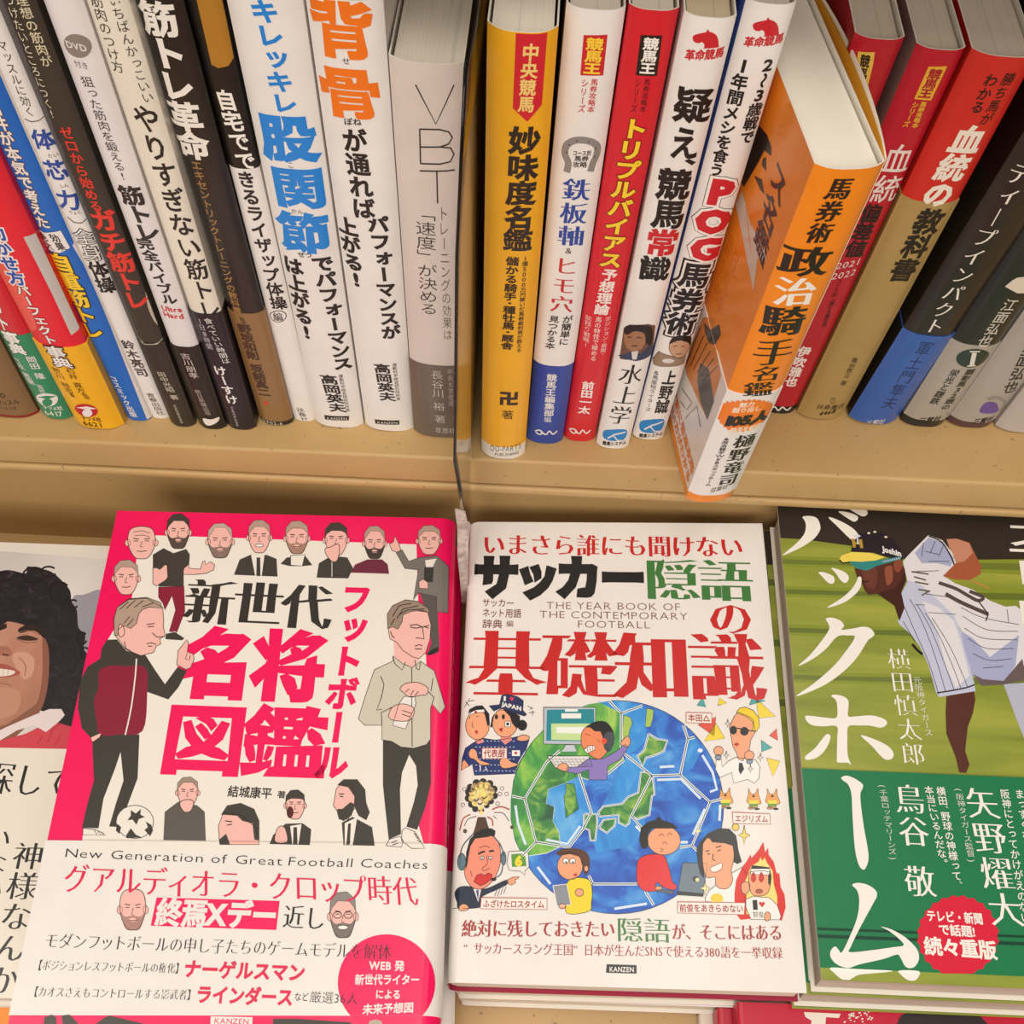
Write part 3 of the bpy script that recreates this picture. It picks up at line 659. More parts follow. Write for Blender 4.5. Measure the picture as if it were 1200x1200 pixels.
# the back cover stands away from the pages in a soft curve
fv = []
for i in range(15):
    u_ = i/14; yy = .001+u_*.107; bow = .0042*math.sin(math.pi*min(u_*1.25, 1))**.8 if u_ < .8 else 0
    for z_ in (.0008, .1641): fv.append((.0190+.0009+bow*(1 if z_ > .1 else .35), yy, z_))
oc = FL[-1][2]
fo_ = mesh_obj('cover_flap', fv, [(2*i, 2*i+2, 2*i+3, 2*i+1) for i in range(14)], [M('E9DCC6', .5), M('C88A2A', .45)], parent=oc, smooth=True)
sd = fo_.modifiers.new('t', 'SOLIDIFY'); sd.thickness = .0004
fv2 = [(x-.0006-(x-.0199)*.35, y, z) for x, y, z in fv]
f2 = mesh_obj('inner_flap', fv2, [(2*i, 2*i+1, 2*i+3, 2*i+2) for i in range(14)], [M('C08420', .45)], parent=oc, smooth=True)
sd = f2.modifiers.new('t', 'SOLIDIFY'); sd.thickness = .0004
Q = SLf
k = '2A1E1A'
poly(Q, [(884, 160), (890, 147), (899, 158), (904, 172), (904, 183), (896, 176), (889, 190), (872, 219), (868, 213)], k, 1)
poly(Q, [(894, 186), (898, 184), (898, 201), (893, 194)], k, 1); poly(Q, [(884, 206), (893, 210), (896, 228), (891, 222)], k, 1)
T(Q, 'ス名鑑', (918, 196), (888, 300), 32, k, .02, ser=2, part=ART, wa=-.0125)
poly(Q, [(862, 239), (870, 224), (879, 260), (897, 293), (898, 305), (888, 303), (883, 341), (867, 262)], 'D8C8B8', 1)
T(Q, '!!!', (874, 240), (880, 292), 14, 'E88A3A', .06, lay=2, part=ART, wa=-.006)
T(Q, '超馬券', (862, 285), (838, 362), 22, 'D87422', -.015, lay=1, part=ART, wa=-.014)
poly(Q, [(825, 372), (836, 372), (840, 408), (846, 440), (830, 492), (806, 440), (803, 425)], 'D8802E', 1)
lines(Q, [[(806+i*4, 425+i*4), (822+i*4, 384+i*9)] for i in range(6)], 1.1, k, 2)
poly(Q, [(826, 378), (834, 386), (843, 380), (845, 392), (838, 404), (832, 402), (828, 392)], '4A4844', 2); poly(Q, [(822, 425), (832, 432), (838, 470), (830, 492), (822, 470), (818, 445)], '4A4844', 2)
lines(Q, [[(800, 455), (812, 472), (806, 480)], [(804, 490), (818, 476), (822, 500)], [(798, 470), (804, 478)]], .8, '5A5A6A', 2)
a_, b_ = Q.inv((806, 578)), Q.inv((781, 505))
for i, (tx, hh) in enumerate((('政治騎手の狙い方がわかる', .010), ('タイプ別に徹底攻略', .017))):
    n0 = np.array([.004, hh]); st = np.array([.0058, 0])
    for j, ch in enumerate(tx):
        v, f = ink(ch, .04, .04); c = v-np.array([.5, .38])
        Q.add(n0+st*(len(tx)-1-j)+c*np.array([-.0056, .0056]), f, 'E87A1C', 2)
# ================= red and dark books at the right
S, _ = B(19, 'red book with a yellow tag, mostly hidden behind the orange one', [(1, 'B01828')], pages='DDD2BE')
poly(S, [(1006, 61), (1025, 60), (1023, 74), (1014, 112), (996, 110)], 'D8B048', 1); T(S, '競馬王', (1015, 63), (1006, 108), 12, '2A1E14', .04)
S, _ = B(20, 'red book with a yellow framed tag and a black foot strip', [((915, 472), '241E1E'), (1, 'B4162A')], left='A08C84', pages='DDD2BE')
poly(S, [(1088, 77), (1110, 77), (1091, 117), (1071, 115)], 'DCA834', 1); T(S, '競馬王', (1098, 80), (1082, 114), 16, 'A01828', .05)
T(S, '馬券攻略本', (1083, 118), (1071, 149), 8, 'DCA834', .03); T(S, 'シリーズ', (1074, 118), (1060, 148), 8, 'DCA834', .03)
T(S, '血統', (1059, 167), (1033, 238), 36, 'E4D2CA', .01); T(S, '偏差値', (1025, 238), (999, 301), 25, '2E1418', .04)
T(S, '2021', (980, 311), (1008, 306), 11, 'E4D2CA'); T(S, '2022', (975, 323), (1004, 318), 11, 'E4D2CA')
T(S, 'コース別「儲かる種牡馬」', (984, 326), (964, 386), 6.5, '3A1418', .01); T(S, '伊吹雅也', (945, 405), (925, 452), 15, 'ECDCD4', .04)
line(S, [(903, 479), (908, 476), (912, 480), (917, 476), (922, 480), (927, 477)], 1.6, W, 2, 1)
S, _ = B(21, 'red topped book with a tall gold paper band', [(1, 'C8281E')], ((1092, 233), [], 'A88A52'), bleft='A08048', rough=.5, pages='DDD2BE')
T(S, '勝ち馬が', (1186, 84), (1152, 146), 16, '2A1A16', .01); T(S, 'わかる', (1165, 85), (1142, 132), 17, '2A1A16', .02)
T(S, '血統の', (1143, 146), (1092, 241), 38, 'E8DCCC', .05); T(S, '教科書', (1096, 243), (1053, 328), 34, '2E2218', .045)
T(S, '亀谷敬正 著', (1003, 417), (987, 450), 8, '4A3A24'); T(S, '①', (977, 463), (975, 472), 8, '3A2C1C'); T(S, '扶桑書店', (957, 475), (990, 476), 6, '4A3A24'); T(S, '4468', (960, 483), (980, 480), 7, '3A2C1C', .02)
S, _ = B(22, 'thick black book with white title and a blue foot, right of the gold banded book', [(1, '2C2420')], ((1088, 390), [], '2F5CA8'), bleft='2C2420', coat=.5)
T(S, 'ディープインパクト', (1203, 190), (1090, 390), 27, 'E6DCCE', .0, ser=1)
T(S, '軍土門隼夫', (1088, 398), (1038, 478), 20, '1A2A50', -.01); T(S, '三賢社', (1014, 494), (1037, 492), 7, 'C8C4C8', .02)
S, _ = B(23, 'black green book with a round numbered badge on its grey paper band', [(1, '242A26')], ((1145, 400), [], 'A89E92'), band0=.0045, coat=.5)
poly(S, X(1000, 200, 6, [(1065, 810), (1110, 770), (1150, 745), (1200, 740), (1230, 860), (1150, 855), (1105, 830)]), 'D8CCB8', 1)
T(S, '江面弘也', (1188, 349), (1150, 405), 18, 'C8C0B0', .01)
ell(S, 1140, 418, 20, 11, '1E3A30', 1, -.1); T(S, '1', (1142, 409), (1138, 428), 26, 'DCD4C6', .04); lines(S, [[(1136, 410), (1148, 410)], [(1133, 427), (1143, 427)]], 1.5, 'DCD4C6')
T(S, '顕彰馬32頭の', (1139, 431), (1106, 479), 12, '2E3A34', .02); T(S, '栄光と蹉跌', (1121, 431), (1093, 472), 11.5, '2E3A34', .02); T(S, '三賢社', (1076, 491), (1103, 489), 7, '2A2A2A', .02)
S, _ = B(24, 'pale grey book with a violet horse mark near the right end of the upper row', [(1, '5A3C3C')], ((1214, 280), [], 'A89E94'), band0=.004, bleft='A89E94')
T(S, '江面弘也', (1213, 395), (1181, 460), 20, '33302C', .01)
poly(S, [(1148, 478), (1155, 470), (1166, 470), (1170, 478), (1168, 483), (1150, 482)], '6A4E92', 1, 1); line(S, [(1157, 466), (1168, 464), (1177, 470), (1178, 479), (1173, 484)], 3.5, '8C8880', 1, 1)
T(S, '三賢社', (1140, 492), (1165, 490), 7, '2A2A2A', .02)
SP[25] = (.1972, .0290, .0215, 3.4, .1, -.1, .188)
S, _ = B(25, 'white book at the right end of the upper row', [(1, 'B8AEA6')])
fin()

# ---------------------------------------------------------------- lying books
def frame(o, ya, ti, ro):
    ya, ti, ro = map(math.radians, (ya, ti, ro))
    t = np.array([0, -math.cos(ti), -math.sin(ti)]); x = np.array([1., 0, 0])
    ex = math.cos(ya)*x-math.sin(ya)*t; ey = math.cos(ya)*t+math.sin(ya)*x
    n = np.cross(ex, -ey); e2 = math.cos(ro)*ex-math.sin(ro)*n; n2 = math.cos(ro)*n+math.sin(ro)*ex
    return Matrix(((e2[0], -ey[0], n2[0], o[0]), (e2[1], -ey[1], n2[1], o[1]), (e2[2], -ey[2], n2[2], o[2]), (0, 0, 0, 1)))
def loc(mw, px):
    return Surf(mw, (0, 0, 0), (1, 0, 0), (0, -1, 0), None, None).inv(px)
def lying(o, ya, ti, ro, Wd, Hd, thick, label, cover, side='L', band=None, bandcol=WH, group='books lying face up on the lower display', back=None, spinecol=None, pages='D8CCBA', inner='E8E0D2', shear=.17, rx=.006, rz=.0035):
    """paperback lying face up: local x across, y away from the viewer, z out of the cover"""
    mw = frame(o, ya, ti, ro)
    r = root('paperback_book', mw, label, 'book', group)
    back = back or cover; sc = spinecol or cover
    rz = min(rz, thick*.45)
    def top(a):
        d = np.clip((rx-a)/rx, 0, 1) if side == 'L' else np.clip((a-(Wd-rx))/rx, 0, 1)
        return -rz*(1-np.sqrt(np.maximum(1-d*d, 0)))
    A = [rx*(1-math.cos(i*math.pi/16)) for i in range(9)]     # 0..rx
    def prof(off, x0, x1):
        P = [(x1+0*off, off)]
        for a in A[::-1]: P.append((a if a > 0 else -off, float(-rz*(1-math.sqrt(max(1-((rx-a)/rx)**2, 0))))+off*(a/rx)))
        P += [(-off, -thick+rz)] + [(a, -thick+float(rz*(1-math.sqrt(max(1-((rx-a)/rx)**2, 0))))-off*(a/rx)) for a in A[1:]] + [(x1, -thick-off)]
        if side == 'R': P = [(Wd-a, c) for a, c in P]
        return P
    def shell(name, off, x1, y0, y1, tm, sm, bmm, parent, kk=.0005):
        a = prof(off, 0, x1); b = prof(off-kk, 0, x1); m = len(a); V = []
        for y in (y0, y1): V += [(p[0], y, p[1]) for p in a]+[(p[0], y, p[1]) for p in b]
        mats = [M(c, .4, .2, .02, 80) if isinstance(c, str) else c for c in (tm, sm, bmm)]+[M(inner, .6)]
        F_, mi = [], []
        for i in range(m-1):
            F_.append((i, i+1, 2*m+i+1, 2*m+i)); mi.append(0 if i < 8 else 1 if i < 10 else 2)
            F_.append((m+i+1, m+i, 3*m+i, 3*m+i+1)); mi.append(3)
            for q in ((i, m+i, m+i+1, i+1), (2*m+i+1, 3*m+i+1, 3*m+i, 2*m+i)): F_.append(q); mi.append(0 if i < 8 else 2)
        for i in (0, m-1): F_.append((i, 2*m+i, 3*m+i, m+i)); mi.append(3)
        ob = mesh_obj(name, V, F_, mats, mi, parent)
        bm = bmesh.new(); bm.from_mesh(ob.data); bmesh.ops.recalc_face_normals(bm, faces=bm.faces)
        for f in bm.faces: f.smooth = abs(f.normal.y) < .5
        for e in bm.edges:
            if len(e.link_faces) == 2 and e.calc_face_angle(0) > .6: e.smooth = False
        bm.to_mesh(ob.data); bm.free()
        return ob
    shell('jacket', 0, Wd, -Hd, 0, cover, sc, back, r)
    g = .0009
    pp = [(Wd-.0015, -g), (rx*.6, -g), (g, -rz), (g, -thick+rz), (rx*.6, -thick+g), (Wd-.0015, -thick+g)]
    if side == 'R': pp = [(Wd-a, c) for a, c in pp]
    prism('page_block', pp, Hd-.0035, [page_mat(pages, 2, 500, .72)], r, 'xz', start=-Hd+.0016)
    if band:
        shell('paper_band', .0004, Wd+.0003, band[0], band[1], bandcol, bandcol, bandcol, r)
    for ch in r.children:
        for v in ch.data.vertices: v.co.y += shear*min(v.co.z, 0)
    def pos(a, b, off):
        ex_ = np.where((-b > band[0]) & (-b < band[1]), .00042, 0) if band else 0
        return np.stack([a, -b, top(a)+off+ex_], 1)
    cuts = [rx*f for f in (.1, .25, .45, .7, 1)]
    if side == 'R': cuts = [Wd-c for c in cuts]
    S = Surf(mw, (0, 0, 0), (1, 0, 0), (0, -1, 0), pos, (0, Wd, .0002, Hd-.0002), cuts, .4, .2, (-band[0]-.00002, -band[0]+.00002, -band[1]-.00002, -band[1]+.00002) if band else ())
    return r, S, mw
def under(mw, dx, dy, dz, rot, Wd, Hd, thick, label, cover, side, **kw):
    """a further copy beneath, placed relative to the copy above"""
    dy += kw.get('shear', .17)*dz
    m2 = mw @ Matrix.Translation((dx, dy, dz)) @ Matrix.Rotation(math.radians(rot), 4, 'Z')
    r, S, _ = lying((0, 0, 0), 0, 0, 0, Wd, Hd, thick, label, cover, side, **kw)
    r.matrix_world = m2
    S2 = Surf(m2, (0, 0, 0), (1, 0, 0), (0, -1, 0), S.pos, S.rect, S.cuts, .4, .2)
    return r, S2, m2
K_ = '3B3631'; PK = 'F2005A'; CR = 'EEE7DC'; SK = 'F2BBB0'; DK = '47423A'; GR = '77706A'; MR = '8A1A34'; HB = '9A8474'
def face(S, cx, cy, rx, ry, hair=None, beard=None, lay=2, skin=SK, w=.8, tilt=0, mouth=0, hl=.45, glasses=0):
    """a drawn head: ears, face, hair, brows, eyes, nose, mouth"""
    kk = '3A302C'
    for s_ in (-1, 1): ell(S, cx+s_*rx*1.02, cy+ry*.02, rx*.2, ry*.2, skin, lay, 0, (kk, w*.7))
    P = [(cx-rx, cy-ry*.35), (cx-rx*.75, cy-ry*.85), (cx, cy-ry), (cx+rx*.75, cy-ry*.85), (cx+rx, cy-ry*.3), (cx+rx*.92, cy+ry*.3), (cx+rx*.5, cy+ry*.9), (cx, cy+ry), (cx-rx*.5, cy+ry*.9), (cx-rx*.92, cy+ry*.3)]
    poly(S, P, skin, lay+.3, 1, (kk, w))
    if beard: poly(S, [(cx-rx*.93, cy+ry*.15), (cx-rx*.6, cy+ry*.35), (cx, cy+ry*.3), (cx+rx*.6, cy+ry*.35), (cx+rx*.93, cy+ry*.15), (cx+rx*.6, cy+ry*.9), (cx, cy+ry*1.02), (cx-rx*.6, cy+ry*.9)], beard, lay+.6, 1); ell(S, cx, cy+ry*.5, rx*.3, ry*.1, skin, lay+.9)
    if hair: poly(S, [(cx-rx*1.04, cy-ry*.1), (cx-rx*.98, cy-ry*.7), (cx-rx*.5, cy-ry*1.1), (cx+rx*.3, cy-ry*1.15), (cx+rx*.95, cy-ry*.8), (cx+rx*1.04, cy-ry*.1), (cx+rx*.85, cy-ry*.45), (cx+rx*.5, cy-ry*(1-hl)), (cx-rx*.4, cy-ry*(1.02-hl)), (cx-rx*.85, cy-ry*.4)], hair, lay+.9, 0, (kk, w*.6))
    ee = cy-ry*.08
    for s_ in (-1, 1):
        line(S, [(cx+s_*rx*.2, ee-ry*.14), (cx+s_*rx*.62, ee-ry*.18)], w*1.3, kk, lay+1.2); line(S, [(cx+s_*rx*.25, ee), (cx+s_*rx*.4, ee-ry*.04), (cx+s_*rx*.58, ee)], w*1.1, kk, lay+1.2)
        if glasses: ell(S, cx+s_*rx*.42, ee+ry*.02, rx*.32, ry*.15, skin, lay+1, 0, (kk, w*1.2))
    line(S, [(cx+rx*.04, ee), (cx-rx*.1, cy+ry*.25), (cx+rx*.1, cy+ry*.27)], w, kk, lay+1.2)
    if mouth: ell(S, cx, cy+ry*.52, rx*.4, ry*.1, 'F4EEE6', lay+1.2, 0, (kk, w*.8))
    else: line(S, [(cx-rx*.35, cy+ry*.52), (cx, cy+ry*.55), (cx+rx*.35, cy+ry*.5)], w*1.1, kk, lay+1.2)
def shape(S, ox, oy, k, pts, col, lay=1, sm=0, ol=None): poly(S, X(ox, oy, k, pts), col, lay, sm, ol)
def strokes(S, ox, oy, k, L, w, col, lay=3, sm=0):
    for p in L: line(S, X(ox, oy, k, p), w, col, lay, sm)

# ================= the pink football book (left of the centre)
PA = ((-.1756, -.0156, -.0288), 3.54, 3.99, 3.78)
mw0 = frame(*PA); bt = loc(mw0, (290, 987))[1]; bb = loc(mw0, (262, 1190))[1]
r, S, mwp = lying(*PA, .148, .210, .015, 'large hot pink book with drawn football coaches and a white paper band', PK, 'R', band=(-bb, -bt), rx=.007, rz=.005)
OL = ('3A302C', .8)
poly(S, [(171, 627), (293, 631), (400, 635), (488, 638), (490, 700), (492, 760), (499, 767), (503, 850), (505, 915), (490, 965), (500, 1002), (95, 1000), (99, 960), (110, 930), (112, 850), (120, 760), (154, 705), (160, 655)], CR, 0)
face(S, 166, 636, 16, 19, None, None); lines(S, [[(156, 624), (166, 622), (176, 625)], [(158, 628), (167, 627), (175, 629)]], .6, '3A302C', 4)
face(S, 148, 678, 14, 19, 'B49A8C', None, hl=.3)
o_ = (120, 600, 6)
shape(S, *o_, [(355, 390), (355, 300), (430, 255), (500, 290), (590, 260), (615, 300), (610, 370), (572, 400), (572, 522), (395, 525), (400, 460)], DK, 1.5)
shape(S, *o_, [(572, 400), (605, 350), (612, 396), (690, 402), (705, 350), (722, 342), (724, 370), (760, 350), (790, 372), (782, 408), (730, 432), (650, 440), (568, 440)], SK, 1.2, 0, OL)
shape(S, *o_, [(355, 395), (380, 392), (405, 405), (440, 372), (455, 375), (460, 460), (445, 480), (380, 522), (355, 505)], SK, 2.2, 0, OL)
shape(S, *o_, [(395, 530), (574, 522), (580, 700), (522, 850), (470, 840), (515, 690), (490, 590), (440, 690), (425, 640), (395, 600)], MR, 1.5, 0, ('5A1020', .6))
shape(S, *o_, [(440, 890), (447, 855), (510, 842), (580, 888), (560, 905), (450, 898)], DK, 1.5, 0, (W, .8))
face(S, 209, 624, 13, 19, DK, '5A4A44', hl=.3)
face(S, 258, 635, 14, 19, 'C4AEA2', '8A7268', hl=.12)
o_ = (120, 600, 6)
shape(S, *o_, [(925, 442), (965, 335), (1050, 298), (1100, 330), (1150, 300), (1225, 330), (1232, 455)], DK, 1.5); shape(S, *o_, [(1045, 300), (1140, 300), (1120, 452), (1075, 450)], CR, 1.7); shape(S, *o_, [(1085, 320), (1110, 320), (1112, 452), (1082, 450)], DK, 1.9)
face(S, 304, 630, 12.5, 18, 'B49A8C', None, mouth=1, hl=.3)
o_ = (290, 560, 4.444)
shape(S, *o_, [(172, 448), (205, 415), (300, 405), (338, 455), (285, 460), (220, 460)], DK, 1.5); shape(S, *o_, [(225, 405), (300, 400), (285, 460), (225, 455)], CR, 1.7, 0, OL)
face(S, 348, 631, 13, 18, 'B49A8C', 'A8806E', hl=.35)
shape(S, *o_, [(360, 520), (372, 445), (440, 405), (520, 415), (550, 470), (525, 524)], DK, 1.5); strokes(S, *o_, [[(440, 430), (440, 515)]], .8, CR)
face(S, 394, 633, 13, 18, DK, None, hl=.4); shape(S, *o_, [(405, 370), (430, 362), (470, 345), (480, 370), (468, 430), (440, 435), (410, 400)], SK, 4, 1, OL)
shape(S, *o_, [(538, 494), (560, 452), (625, 425), (700, 425), (730, 450), (738, 500)], '6E2038', 1.5)
face(S, 439, 637, 12, 18, 'B49A8C', '4A3C38', hl=.2)
shape(S, *o_, [(775, 390), (805, 375), (840, 435), (900, 415), (985, 405), (1050, 460), (1048, 560), (1045, 700), (985, 698), (985, 620), (890, 600), (862, 640), (890, 480), (820, 472)], GR, 1.5, 0, OL)
shape(S, *o_, [(890, 580), (985, 600), (1000, 880), (985, 915), (935, 918), (958, 860), (940, 720)], '5A544E', 1.3); shape(S, *o_, [(930, 920), (960, 895), (998, 880), (995, 905), (950, 925)], '2A2624', 1.6)
shape(S, *o_, [(920, 470), (945, 440), (970, 470), (965, 545), (920, 540)], '3A3634', 2); shape(S, *o_, [(925, 430), (985, 420), (965, 465), (930, 465)], CR, 2.2)
shape(S, *o_, [(740, 345), (760, 335), (768, 305), (782, 330), (792, 350), (798, 378), (778, 388), (752, 378)], SK, 2, 0, OL); shape(S, *o_, [(892, 540), (915, 528), (940, 545), (940, 578), (895, 575)], SK, 2.4, 0, OL)
face(S, 503, 634, 13, 16, 'B49A8C', None, hl=.3)
# big figure on the left
o_ = (60, 680, 3.75)
shape(S, *o_, [(180, 700), (200, 678), (388, 678), (380, 870), (335, 990), (300, 1085), (255, 1082), (285, 980), (318, 880), (305, 755), (280, 830), (230, 960), (208, 1090), (135, 1088), (160, 980), (188, 880)], DK, 1)
shape(S, *o_, [(140, 1090), (190, 1095), (225, 1110), (240, 1122), (140, 1118)], CR, 1.2, 0, OL); strokes(S, *o_, [[(190, 1098), (200, 1118), (208, 1102), (216, 1120), (224, 1108), (230, 1122)]], .8, '3A302C')
ell(S, 158.1, 963.2, 22, 19.5, CR, 1.2, 0, OL); shape(S, *o_, [(350, 1010), (372, 1025), (395, 1005), (392, 1030), (412, 1040), (385, 1050), (375, 1075), (358, 1052), (335, 1055), (350, 1035)], DK, 1.6); shape(S, *o_, [(290, 1070), (308, 1085), (300, 1115), (284, 1100)], DK, 1.6); shape(S, *o_, [(330, 1120), (350, 1090), (372, 1118), (398, 1130), (330, 1134)], DK, 1.6); shape(S, *o_, [(415, 1060), (440, 1075), (448, 1100), (435, 1125), (410, 1098), (425, 1085)], DK, 1.6)
shape(S, *o_, [(215, 345), (222, 300), (245, 262), (290, 260), (330, 310), (415, 330), (460, 400), (500, 457), (555, 382), (597, 398), (560, 470), (515, 524), (420, 490), (410, 560), (402, 662), (240, 678), (172, 690), (135, 650), (117, 560), (128, 440), (160, 380)], DK, 1.8)
shape(S, *o_, [(210, 400), (260, 376), (330, 378), (415, 385), (422, 500), (402, 662), (300, 678), (215, 680), (200, 620), (188, 530), (208, 470)], MR, 2.2, 1)
strokes(S, *o_, [[(375, 345), (370, 420), (352, 560), (326, 680)]], 1.6, CR, 3, 1)
shape(S, *o_, [(172, 692), (195, 680), (220, 672), (215, 690), (182, 712)], SK, 3, 0, OL)
shape(S, *o_, [(278, 240), (275, 170), (290, 120), (340, 85), (420, 80), (490, 120), (495, 180), (493, 205), (502, 243), (478, 258), (482, 280), (462, 290), (450, 318), (395, 332), (330, 305), (292, 255)], SK, 2.6, 0, OL)
shape(S, *o_, [(278, 240), (276, 170), (290, 120), (340, 82), (420, 76), (480, 98), (488, 124), (430, 118), (400, 130), (385, 150), (375, 190), (350, 212), (318, 200), (298, 215), (292, 245)], 'B49A88', 3, 0, OL)
strokes(S, *o_, [[(300, 130), (340, 95)], [(330, 125), (370, 88)], [(365, 120), (405, 90)], [(400, 118), (450, 100)], [(320, 190), (345, 160)], [(335, 200), (362, 170)], [(420, 195), (455, 190)], [(425, 205), (452, 203)], [(445, 232), (465, 250), (500, 248)], [(420, 280), (440, 275), (462, 282)], [(425, 290), (445, 290)], [(322, 270), (328, 300), (350, 312)]], 1, '3A302C', 4)
shape(S, *o_, [(300, 195), (318, 205), (322, 235), (308, 250), (296, 235)], SK, 3.4, 1, OL)
shape(S, *o_, [(552, 372), (558, 310), (578, 285), (595, 262), (604, 275), (598, 315), (625, 325), (628, 350), (612, 385), (592, 392)], SK, 2.6, 0, OL); strokes(S, *o_, [[(598, 320), (590, 345), (600, 350)], [(612, 330), (606, 352)]], .8, '3A302C', 3.4)
# big figure on the right
o_ = (400, 700, 4)
shape(S, *o_, [(195, 665), (418, 668), (420, 870), (395, 980), (355, 1090), (305, 1075), (340, 960), (358, 880), (350, 790), (318, 738), (285, 820), (275, 900), (280, 1110), (222, 1135), (205, 980), (195, 880)], DK, 1)
shape(S, *o_, [(285, 1095), (300, 1080), (345, 1100), (370, 1140), (390, 1178), (330, 1178), (282, 1140)], CR, 1.4, 0, OL); shape(S, *o_, [(210, 1165), (225, 1135), (275, 1120), (290, 1140), (282, 1172)], CR, 1.4, 0, OL)
strokes(S, *o_, [[(340, 1105), (352, 1118)], [(348, 1120), (362, 1132)], [(355, 1136), (372, 1148)], [(235, 1150), (262, 1140)], [(240, 1162), (268, 1152)]], 1, '3A302C')
shape(S, *o_, [(155, 340), (240, 300), (242, 275), (285, 310), (330, 330), (372, 300), (435, 345), (462, 430), (487, 510), (465, 545), (425, 500), (418, 520), (418, 665), (400, 690), (340, 708), (280, 702), (235, 675), (190, 668), (190, 600), (110, 600), (80, 570), (110, 470)], 'CFC8B6', 1.8, 0, OL)
strokes(S, *o_, [[(185, 370), (200, 410), (188, 470), (165, 530), (190, 525)], [(242, 275), (250, 310), (285, 342), (300, 305)], [(345, 295), (352, 335), (365, 340), (372, 300)], [(330, 330), (332, 700)], [(190, 600), (188, 540), (240, 515)], [(425, 500), (435, 470), (405, 440)], [(430, 380), (420, 440)]], 1, '3A302C', 3)
shape(S, *o_, [(245, 205), (248, 280), (330, 335), (365, 295), (340, 230)], SK, 1.7)
shape(S, *o_, [(220, 150), (232, 110), (270, 80), (330, 60), (405, 70), (420, 130), (415, 200), (395, 260), (365, 288), (335, 280), (290, 250), (258, 210), (228, 195)], SK, 2.4, 0, OL)
shape(S, *o_, [(218, 148), (215, 80), (240, 40), (300, 12), (360, 20), (405, 50), (415, 72), (380, 62), (330, 66), (290, 82), (285, 115), (265, 150), (240, 138)], HB, 3, 0, OL)
strokes(S, *o_, [[(240, 90), (270, 40), (330, 28)], [(260, 100), (290, 55), (360, 40)], [(275, 80), (310, 60), (390, 55)], [(232, 130), (250, 100)], [(322, 140), (350, 145), (375, 140)], [(320, 132), (355, 128), (380, 140), (412, 132)], [(388, 138), (410, 145)], [(380, 140), (388, 195), (350, 190)], [(345, 230), (365, 222), (380, 228)], [(345, 242), (378, 242)], [(230, 160), (240, 185), (250, 190)]], 1.1, '3A302C', 4)
shape(S, *o_, [(275, 430), (300, 405), (360, 400), (405, 425), (400, 455), (370, 460), (320, 468), (290, 445)], SK, 3.4, 1, OL)
shape(S, *o_, [(270, 500), (295, 465), (345, 465), (350, 500), (320, 570), (300, 618), (240, 600)], WH, 3, 0, OL)
shape(S, *o_, [(222, 560), (240, 515), (290, 500), (340, 520), (335, 560), (310, 580), (250, 578)], SK, 3.4, 1, OL)
strokes(S, *o_, [[(300, 445), (318, 430)], [(325, 460), (340, 435)], [(345, 462), (362, 440)], [(285, 530), (330, 545)], [(285, 548), (325, 562)]], .9, '3A302C', 4.4)
# row of busts above the band
o_ = (0, 880, 3.75)
shape(S, *o_, [(718, 392), (724, 268), (785, 222), (868, 240), (900, 268), (905, 395)], '5E5850', 1.5); face(S, 220, 929, 12, 16, 'A08A7C', None, hl=.25); shape(S, *o_, [(790, 232), (815, 215), (850, 222), (840, 262), (810, 268)], SK, 4.2, 1, OL)
o_ = (280, 880, 3.75)
poly(S, [(257, 984), (256, 968), (262, 952), (284, 956), (300, 970), (304, 990), (258, 990)], SK, 1.5, 0, OL); poly(S, [(259, 955), (266, 944), (282, 941), (298, 948), (304, 962), (304, 985), (298, 984), (296, 965), (284, 962), (278, 956), (264, 955)], DK, 2, 0); poly(S, [(257, 984), (265, 977), (270, 990), (258, 990)], DK, 2.2); lines(S, [[(264, 962), (272, 963)], [(266, 967), (272, 966)]], 1.2, '3A302C', 3)
shape(S, *o_, [(135, 410), (150, 370), (205, 320), (280, 318), (318, 345), (312, 415)], DK, 1.5); shape(S, *o_, [(225, 330), (275, 322), (262, 410), (235, 410)], CR, 1.8); shape(S, *o_, [(240, 335), (255, 335), (258, 410), (238, 410)], DK, 2)
face(S, 346, 944, 11, 16, DK, None, hl=.5); ell(S, 340, 952, 4, 7, '5A1A1A', 5); shape(S, *o_, [(160, 400), (165, 350), (185, 330), (205, 345), (212, 400)], SK, 2.6, 1, OL)
shape(S, *o_, [(460, 415), (452, 315), (500, 290), (585, 335), (597, 418)], DK, 1.5); shape(S, *o_, [(465, 318), (520, 290), (500, 415), (465, 412)], CR, 1.8); shape(S, *o_, [(480, 320), (492, 318), (488, 413), (472, 412)], DK, 2)
shape(S, *o_, [(415, 240), (428, 165), (450, 145), (500, 150), (515, 240), (480, 300), (440, 300), (432, 265)], SK, 2, 0, OL)
shape(S, *o_, [(432, 150), (460, 125), (520, 125), (555, 170), (560, 230), (575, 270), (560, 305), (525, 285), (505, 240), (508, 200), (480, 160)], DK, 2.4); shape(S, *o_, [(432, 255), (455, 255), (490, 225), (510, 235), (495, 285), (460, 308), (438, 298)], DK, 2.6)
strokes(S, *o_, [[(440, 190), (462, 190)], [(443, 200), (458, 202)]], 1.2, '3A302C', 3.4)
# titles
T(S, '新世代', (217, 704), (388, 712), 57, '3A352F', .04, ser=1, lay=1.1)
T(S, '名将', (213, 775), (380, 781), 80, PK, .06, lay=1.1); T(S, '図鑑', (192, 864), (381, 871), 80, PK, .06, lay=1.1)
T(S, 'フットボール', (420, 684), (386, 914), 35, PK, .05, lay=1.1)
T(S, '結城康平', (267, 927), (319, 930), 14, '3A3430', .02); T(S, '著', (325, 931), (335, 931.5), 9, '3A3430', .02)
